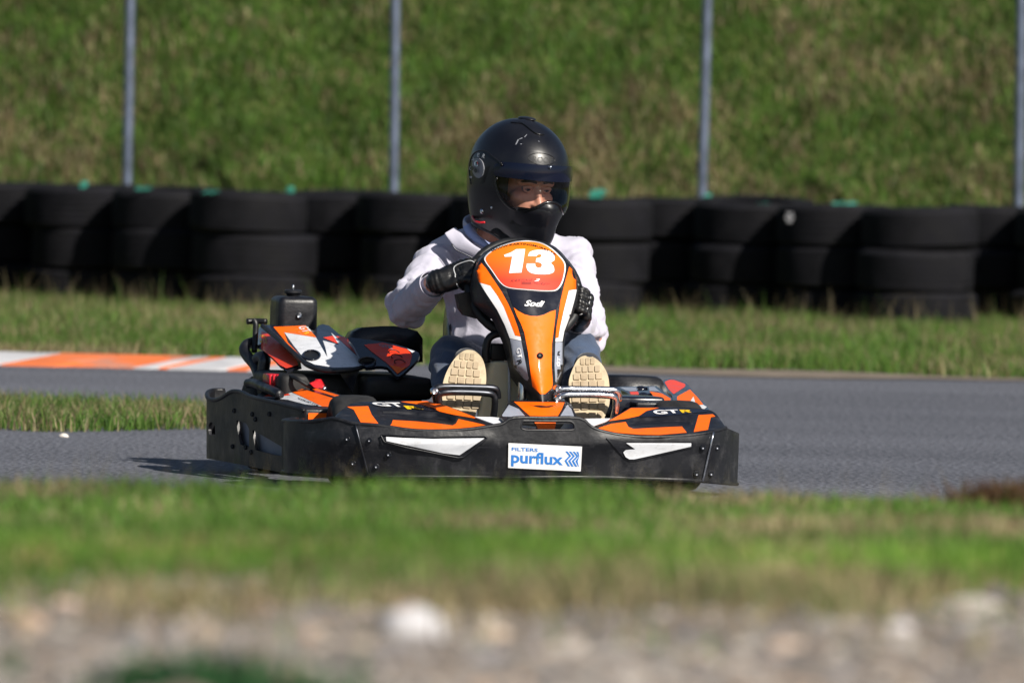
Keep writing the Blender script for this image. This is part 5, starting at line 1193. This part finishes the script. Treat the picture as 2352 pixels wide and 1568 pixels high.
# top closing disc
ring_t = [helm_pt(k*10, .985, .0005) for k in range(36)]
bm = bmesh.new(); vs = [bm.verts.new(p) for p in ring_t]; c_ = bm.verts.new(hp(0, 0, HAZ + .0006))
for k in range(36): bm.faces.new((vs[k], vs[(k+1) % 36], c_))
from_bm('crown_disc', bm, M['shell'], helmet)
tube('opening_trim', [helm_pt(a, t, .001) for a, t in opening], .0045, M['trim'], helmet, 8, closed=True)
low = [helm_pt(a, t) for a, t in outer[:13]]
tube('lower_trim', [helm_pt(a, I(a, [p[0] for p in outer[:13]], [p[1] for p in outer[:13]]), -.004) for a in range(-180, 180, 8)], .006, M['trim'], helmet, 8, closed=True)
# lining: inner pad ring around the face
for s in (-1, 1):
    pad = [[helm_pt(s*a, t, -.014 - .03*w) for t in (-.75, -.4, -.05, .1)] for a, w in ((66, 0), (58, .2), (50, .6), (48, 1.0))]
    lo_o = loft('cheek_pad', pad, M['foam'], helmet, caps=False, closed=False); lo_o.modifiers.new('s', 'SOLIDIFY').thickness = .008
pad = [[helm_pt(a, t, -.016 - w) for a in range(-60, 61, 10)] for t, w in ((.2, .0), (.13, .004), (.085, .03), (.10, .055))]
lo_o = loft('brow_pad', pad, M['foam'], helmet, caps=False, closed=False); lo_o.modifiers.new('s', 'SOLIDIFY').thickness = .006
# visor
def visor_mat():
    m = bpy.data.materials.new('smoked_visor'); m.use_nodes = True; n = m.node_tree.nodes; L = m.node_tree.links; n.remove(n['Principled BSDF'])
    tr = n.new('ShaderNodeBsdfTransparent'); tr.inputs[0].default_value = (.9, .91, .93, 1); gl = n.new('ShaderNodeBsdfGlossy'); gl.inputs['Roughness'].default_value = .03
    fr = n.new('ShaderNodeFresnel'); fr.inputs[0].default_value = 1.45; mx = n.new('ShaderNodeMixShader'); L.new(fr.outputs[0], mx.inputs[0]); L.new(tr.outputs[0], mx.inputs[1]); L.new(gl.outputs[0], mx.inputs[2]); L.new(mx.outputs[0], n['Material Output'].inputs[0]); return m
M['visor'] = visor_mat(); M['band'] = mat('dark_visor_band', (10, 15, 34), .1, coat=.15, spec=.35)
vb_ = [(a*.995, t) for a, t in half if t < -.075]
clear = vb_ + [(56, -.075), (-56, -.075)] + [(-a, t) for a, t in vb_[:0:-1]]
visor = hpatch('visor', [clear], .0075, M['visor'], helmet, (5, .05))
bandp = [(56, -.073), (58, -.03), (58, .08), (50, .125), (30, .135), (0, .14), (-30, .135), (-50, .125), (-58, .08), (-58, -.03), (-56, -.073)]
band = hpatch('visor_band', [bandp], .0085, M['band'], helmet, (5, .05))
# things laid on the shell where the photo shows them
from mathutils.bvhtree import BVHTree
bpy.context.view_layer.update()
HB = BVHTree.FromObject(helmet, bpy.context.evaluated_depsgraph_get()); VB = BVHTree.FromObject(band, bpy.context.evaluated_depsgraph_get())
def on_helm(u, v, off=.001, bv=None):
    d = (KR @ ray(u, v)).normalized(); h_, n, i, dist = (bv or HB).ray_cast(KC + d*20, d)
    if h_ is None:
        e = HC - KC; t = e.dot(d); q = KC + d*t; return q
    if n.dot(d) > 0: n = -n
    return h_ + n*off
hf = lambda off: (lambda u, v: on_helm(u, v, off))
M['disc'] = mat('grey_plastic_disc', (128, 130, 138), .4, var=.05)
disc = patch('visor_knob', [Z6(186 + 68*math.cos(k*.2618) + 6*math.sin(k*.26), 617 + 116*math.sin(k*.2618)) for k in range(24)], hf(.003), M['disc'], helmet, 6, .004)
patch('knob_screw', [Z6(187 + 22*math.cos(k*.39), 570 + 30*math.sin(k*.39)) for k in range(16)], hf(.0085), M['chrome'], helmet, 0)
patch('screw_slot', T(Z6, [(182, 548), (190, 548), (188, 594), (180, 594)]), hf(.0095), M['ink'], helmet, 0)
patch('red_dot', T(Z6, [(196, 545), (208, 552), (210, 575), (203, 590), (198, 560)]), hf(.0095), M['red'], helmet, 0)
for x, y in ((140, 622), (180, 648)): patch('knob_dimple', [Z6(x + 17*math.cos(k*.52), y + 26*math.sin(k*.52)) for k in range(12)], hf(.0085), M['steel'], helmet, 0)
for ch, x, y, w, h_, rot in (('B', 98, 722, 26, 36, -78), ('O', 95, 620, 22, 42, 0), ('X', 130, 518, 34, 34, 35), ('E', 187, 468, 28, 44, 10), ('R', 250, 478, 32, 48, 22)):
    cr, sr = math.cos(math.radians(rot)), math.sin(math.radians(rot))
    text('lettering', ch, (lambda x_, y_, x=x, y=y, w=w, h_=h_, cr=cr, sr=sr: Z6(x + ((x_-.5)*w*cr + (y_-.5)*h_*sr), y + ((x_-.5)*w*sr - (y_-.5)*h_*cr))), hf(.0015), M['piping'], helmet, .03)
for k in range(5):
    x, y = 300 - k*14, 600 + k*42; patch('side_vent', rnd(T(Z6, [(x - 32, y + 14), (x + 14, y - 14), (x + 10, y + 6), (x - 36, y + 36)]), 1, 2), hf(.0018), M['ink'], helmet, 0)
tube('side_plate_edge', [on_helm(*Z6(x, y), .0005) for x, y in ((98, 800), (80, 660), (90, 540), (130, 450), (200, 412), (280, 425), (350, 480), (420, 535), (452, 570), (450, 640), (410, 710), (375, 780))], .0022, M['shell'], helmet, 8, smooth_path=4)
tube('visor_pivot', [on_helm(*Z6(x, y), .004) for x, y in ((448, 560), (444, 600), (430, 645))], .0035, M['trim'], helmet, 8, smooth_path=3)
# brow logo
tube('logo_oval', [on_helm(*Z6(918 + 152*math.cos(k*.196) + 12*math.sin(k*.196), 512 + 68*math.sin(k*.196) + 10*math.cos(k*.196)), .0006) for k in range(32)], .0011, M['trim'], helmet, 6, closed=True)
text('lettering', 'ROOF', quad(Z6(815, 548), Z6(1045, 562), Z6(820, 478), Z6(1050, 492)), hf(.001), M['ink'], helmet, .02, step=8)
bolt('visor_stud', on_helm(*Z6(1008, 608), .002, VB), (.35, -.9, .2), .0042, M['chrome'], helmet, .005)
for x, y, r in ((228, 1118, .0068), (337, 1073, .0036), (418, 797, .002)):
    bm = bmesh.new(); p = on_helm(*Z6(x, y), 0); ellipsoid(bm, p, (r, r, r*1.2), None, 14); from_bm('rivet', bm, M['chrome'], helmet)
# crown vent
cv = [Z6(x, y) for x, y in ((560, 92), (640, 70), (735, 58), (790, 75), (880, 130), (935, 205), (948, 228), (900, 232), (830, 205), (760, 150), (690, 105))]
crn = patch('crown_vent', spl(cv, 2), hf(.003), M['shell'], helmet, 8, .005)
tube('crown_vent_edge', [on_helm(u, v, .002) for u, v in T(Z6, [(640, 84), (700, 108), (760, 152), (830, 207), (900, 233), (945, 229)])], .002, M['trim'], helmet, 6, smooth_path=3)
bm = bmesh.new(); ellipsoid(bm, hp(.006, -.01, HAZ + .001), (.022, .035, .006), HM.to_3x3()); from_bm('crown_knob', bm, M['shell'], helmet)
# chin beak and vents
bk = [[helm_pt(a, t, o_) for a in range(-30, 31, 6)] for t, o_ in ((-.545, .0005), (-.58, .004), (-.66, .003), (-.76, .0005))]
loft('chin_ridge', bk, M['shell'], helmet, caps=False, closed=False, sub=1)
for pts in ([(700, 1165), (760, 1180), (845, 1135), (858, 1142), (770, 1195)], [(545, 1268), (578, 1215), (590, 1240), (580, 1280)], [(620, 1322), (640, 1262), (660, 1290), (655, 1332)]):
    patch('chin_vent', rnd(T(Z6, pts), 1.5, 2), hf(.0012), M['ink'], helmet, 0)
# scratches
for pts in ([(612, 345), (640, 285), (655, 290), (625, 345)], [(650, 282), (690, 265), (698, 272), (660, 285)], [(668, 338), (690, 334), (690, 340), (672, 344)], [(715, 258), (745, 225), (748, 232), (722, 262)], [(876, 302), (895, 308), (893, 313), (878, 308)]):
    patch('scratch', T(Z6, pts), hf(.0007), M['disc'], helmet, 0)
# straps
tube('red_strap', [K(*Z6(x, y), b=b) for x, y, b in ((120, 1165, .86), (118, 1195, .84), (150, 1235, .80), (200, 1250, .78), (262, 1245, .77))], .0035, M['red'], helmet, 8, smooth_path=4)
st = [K(*Z6(x, y), b=b) for x, y, b in ((250, 1240, .84), (330, 1300, .80), (410, 1330, .77), (470, 1400, .76), (560, 1440, .74), (660, 1440, .73))]
bm = bmesh.new(); P_ = [Vector(q) for q in spl(st, 4, False)]; loft('x', [[p + Vector((0, -.004, .014)), p + Vector((0, -.008, 0)), p + Vector((0, -.004, -.014))] for p in P_], None, None, caps=False, closed=False, bm=bm)
sp_ = from_bm('chin_strap', bm, M['foam'], helmet); sp_.modifiers.new('s', 'SOLIDIFY').thickness = .004
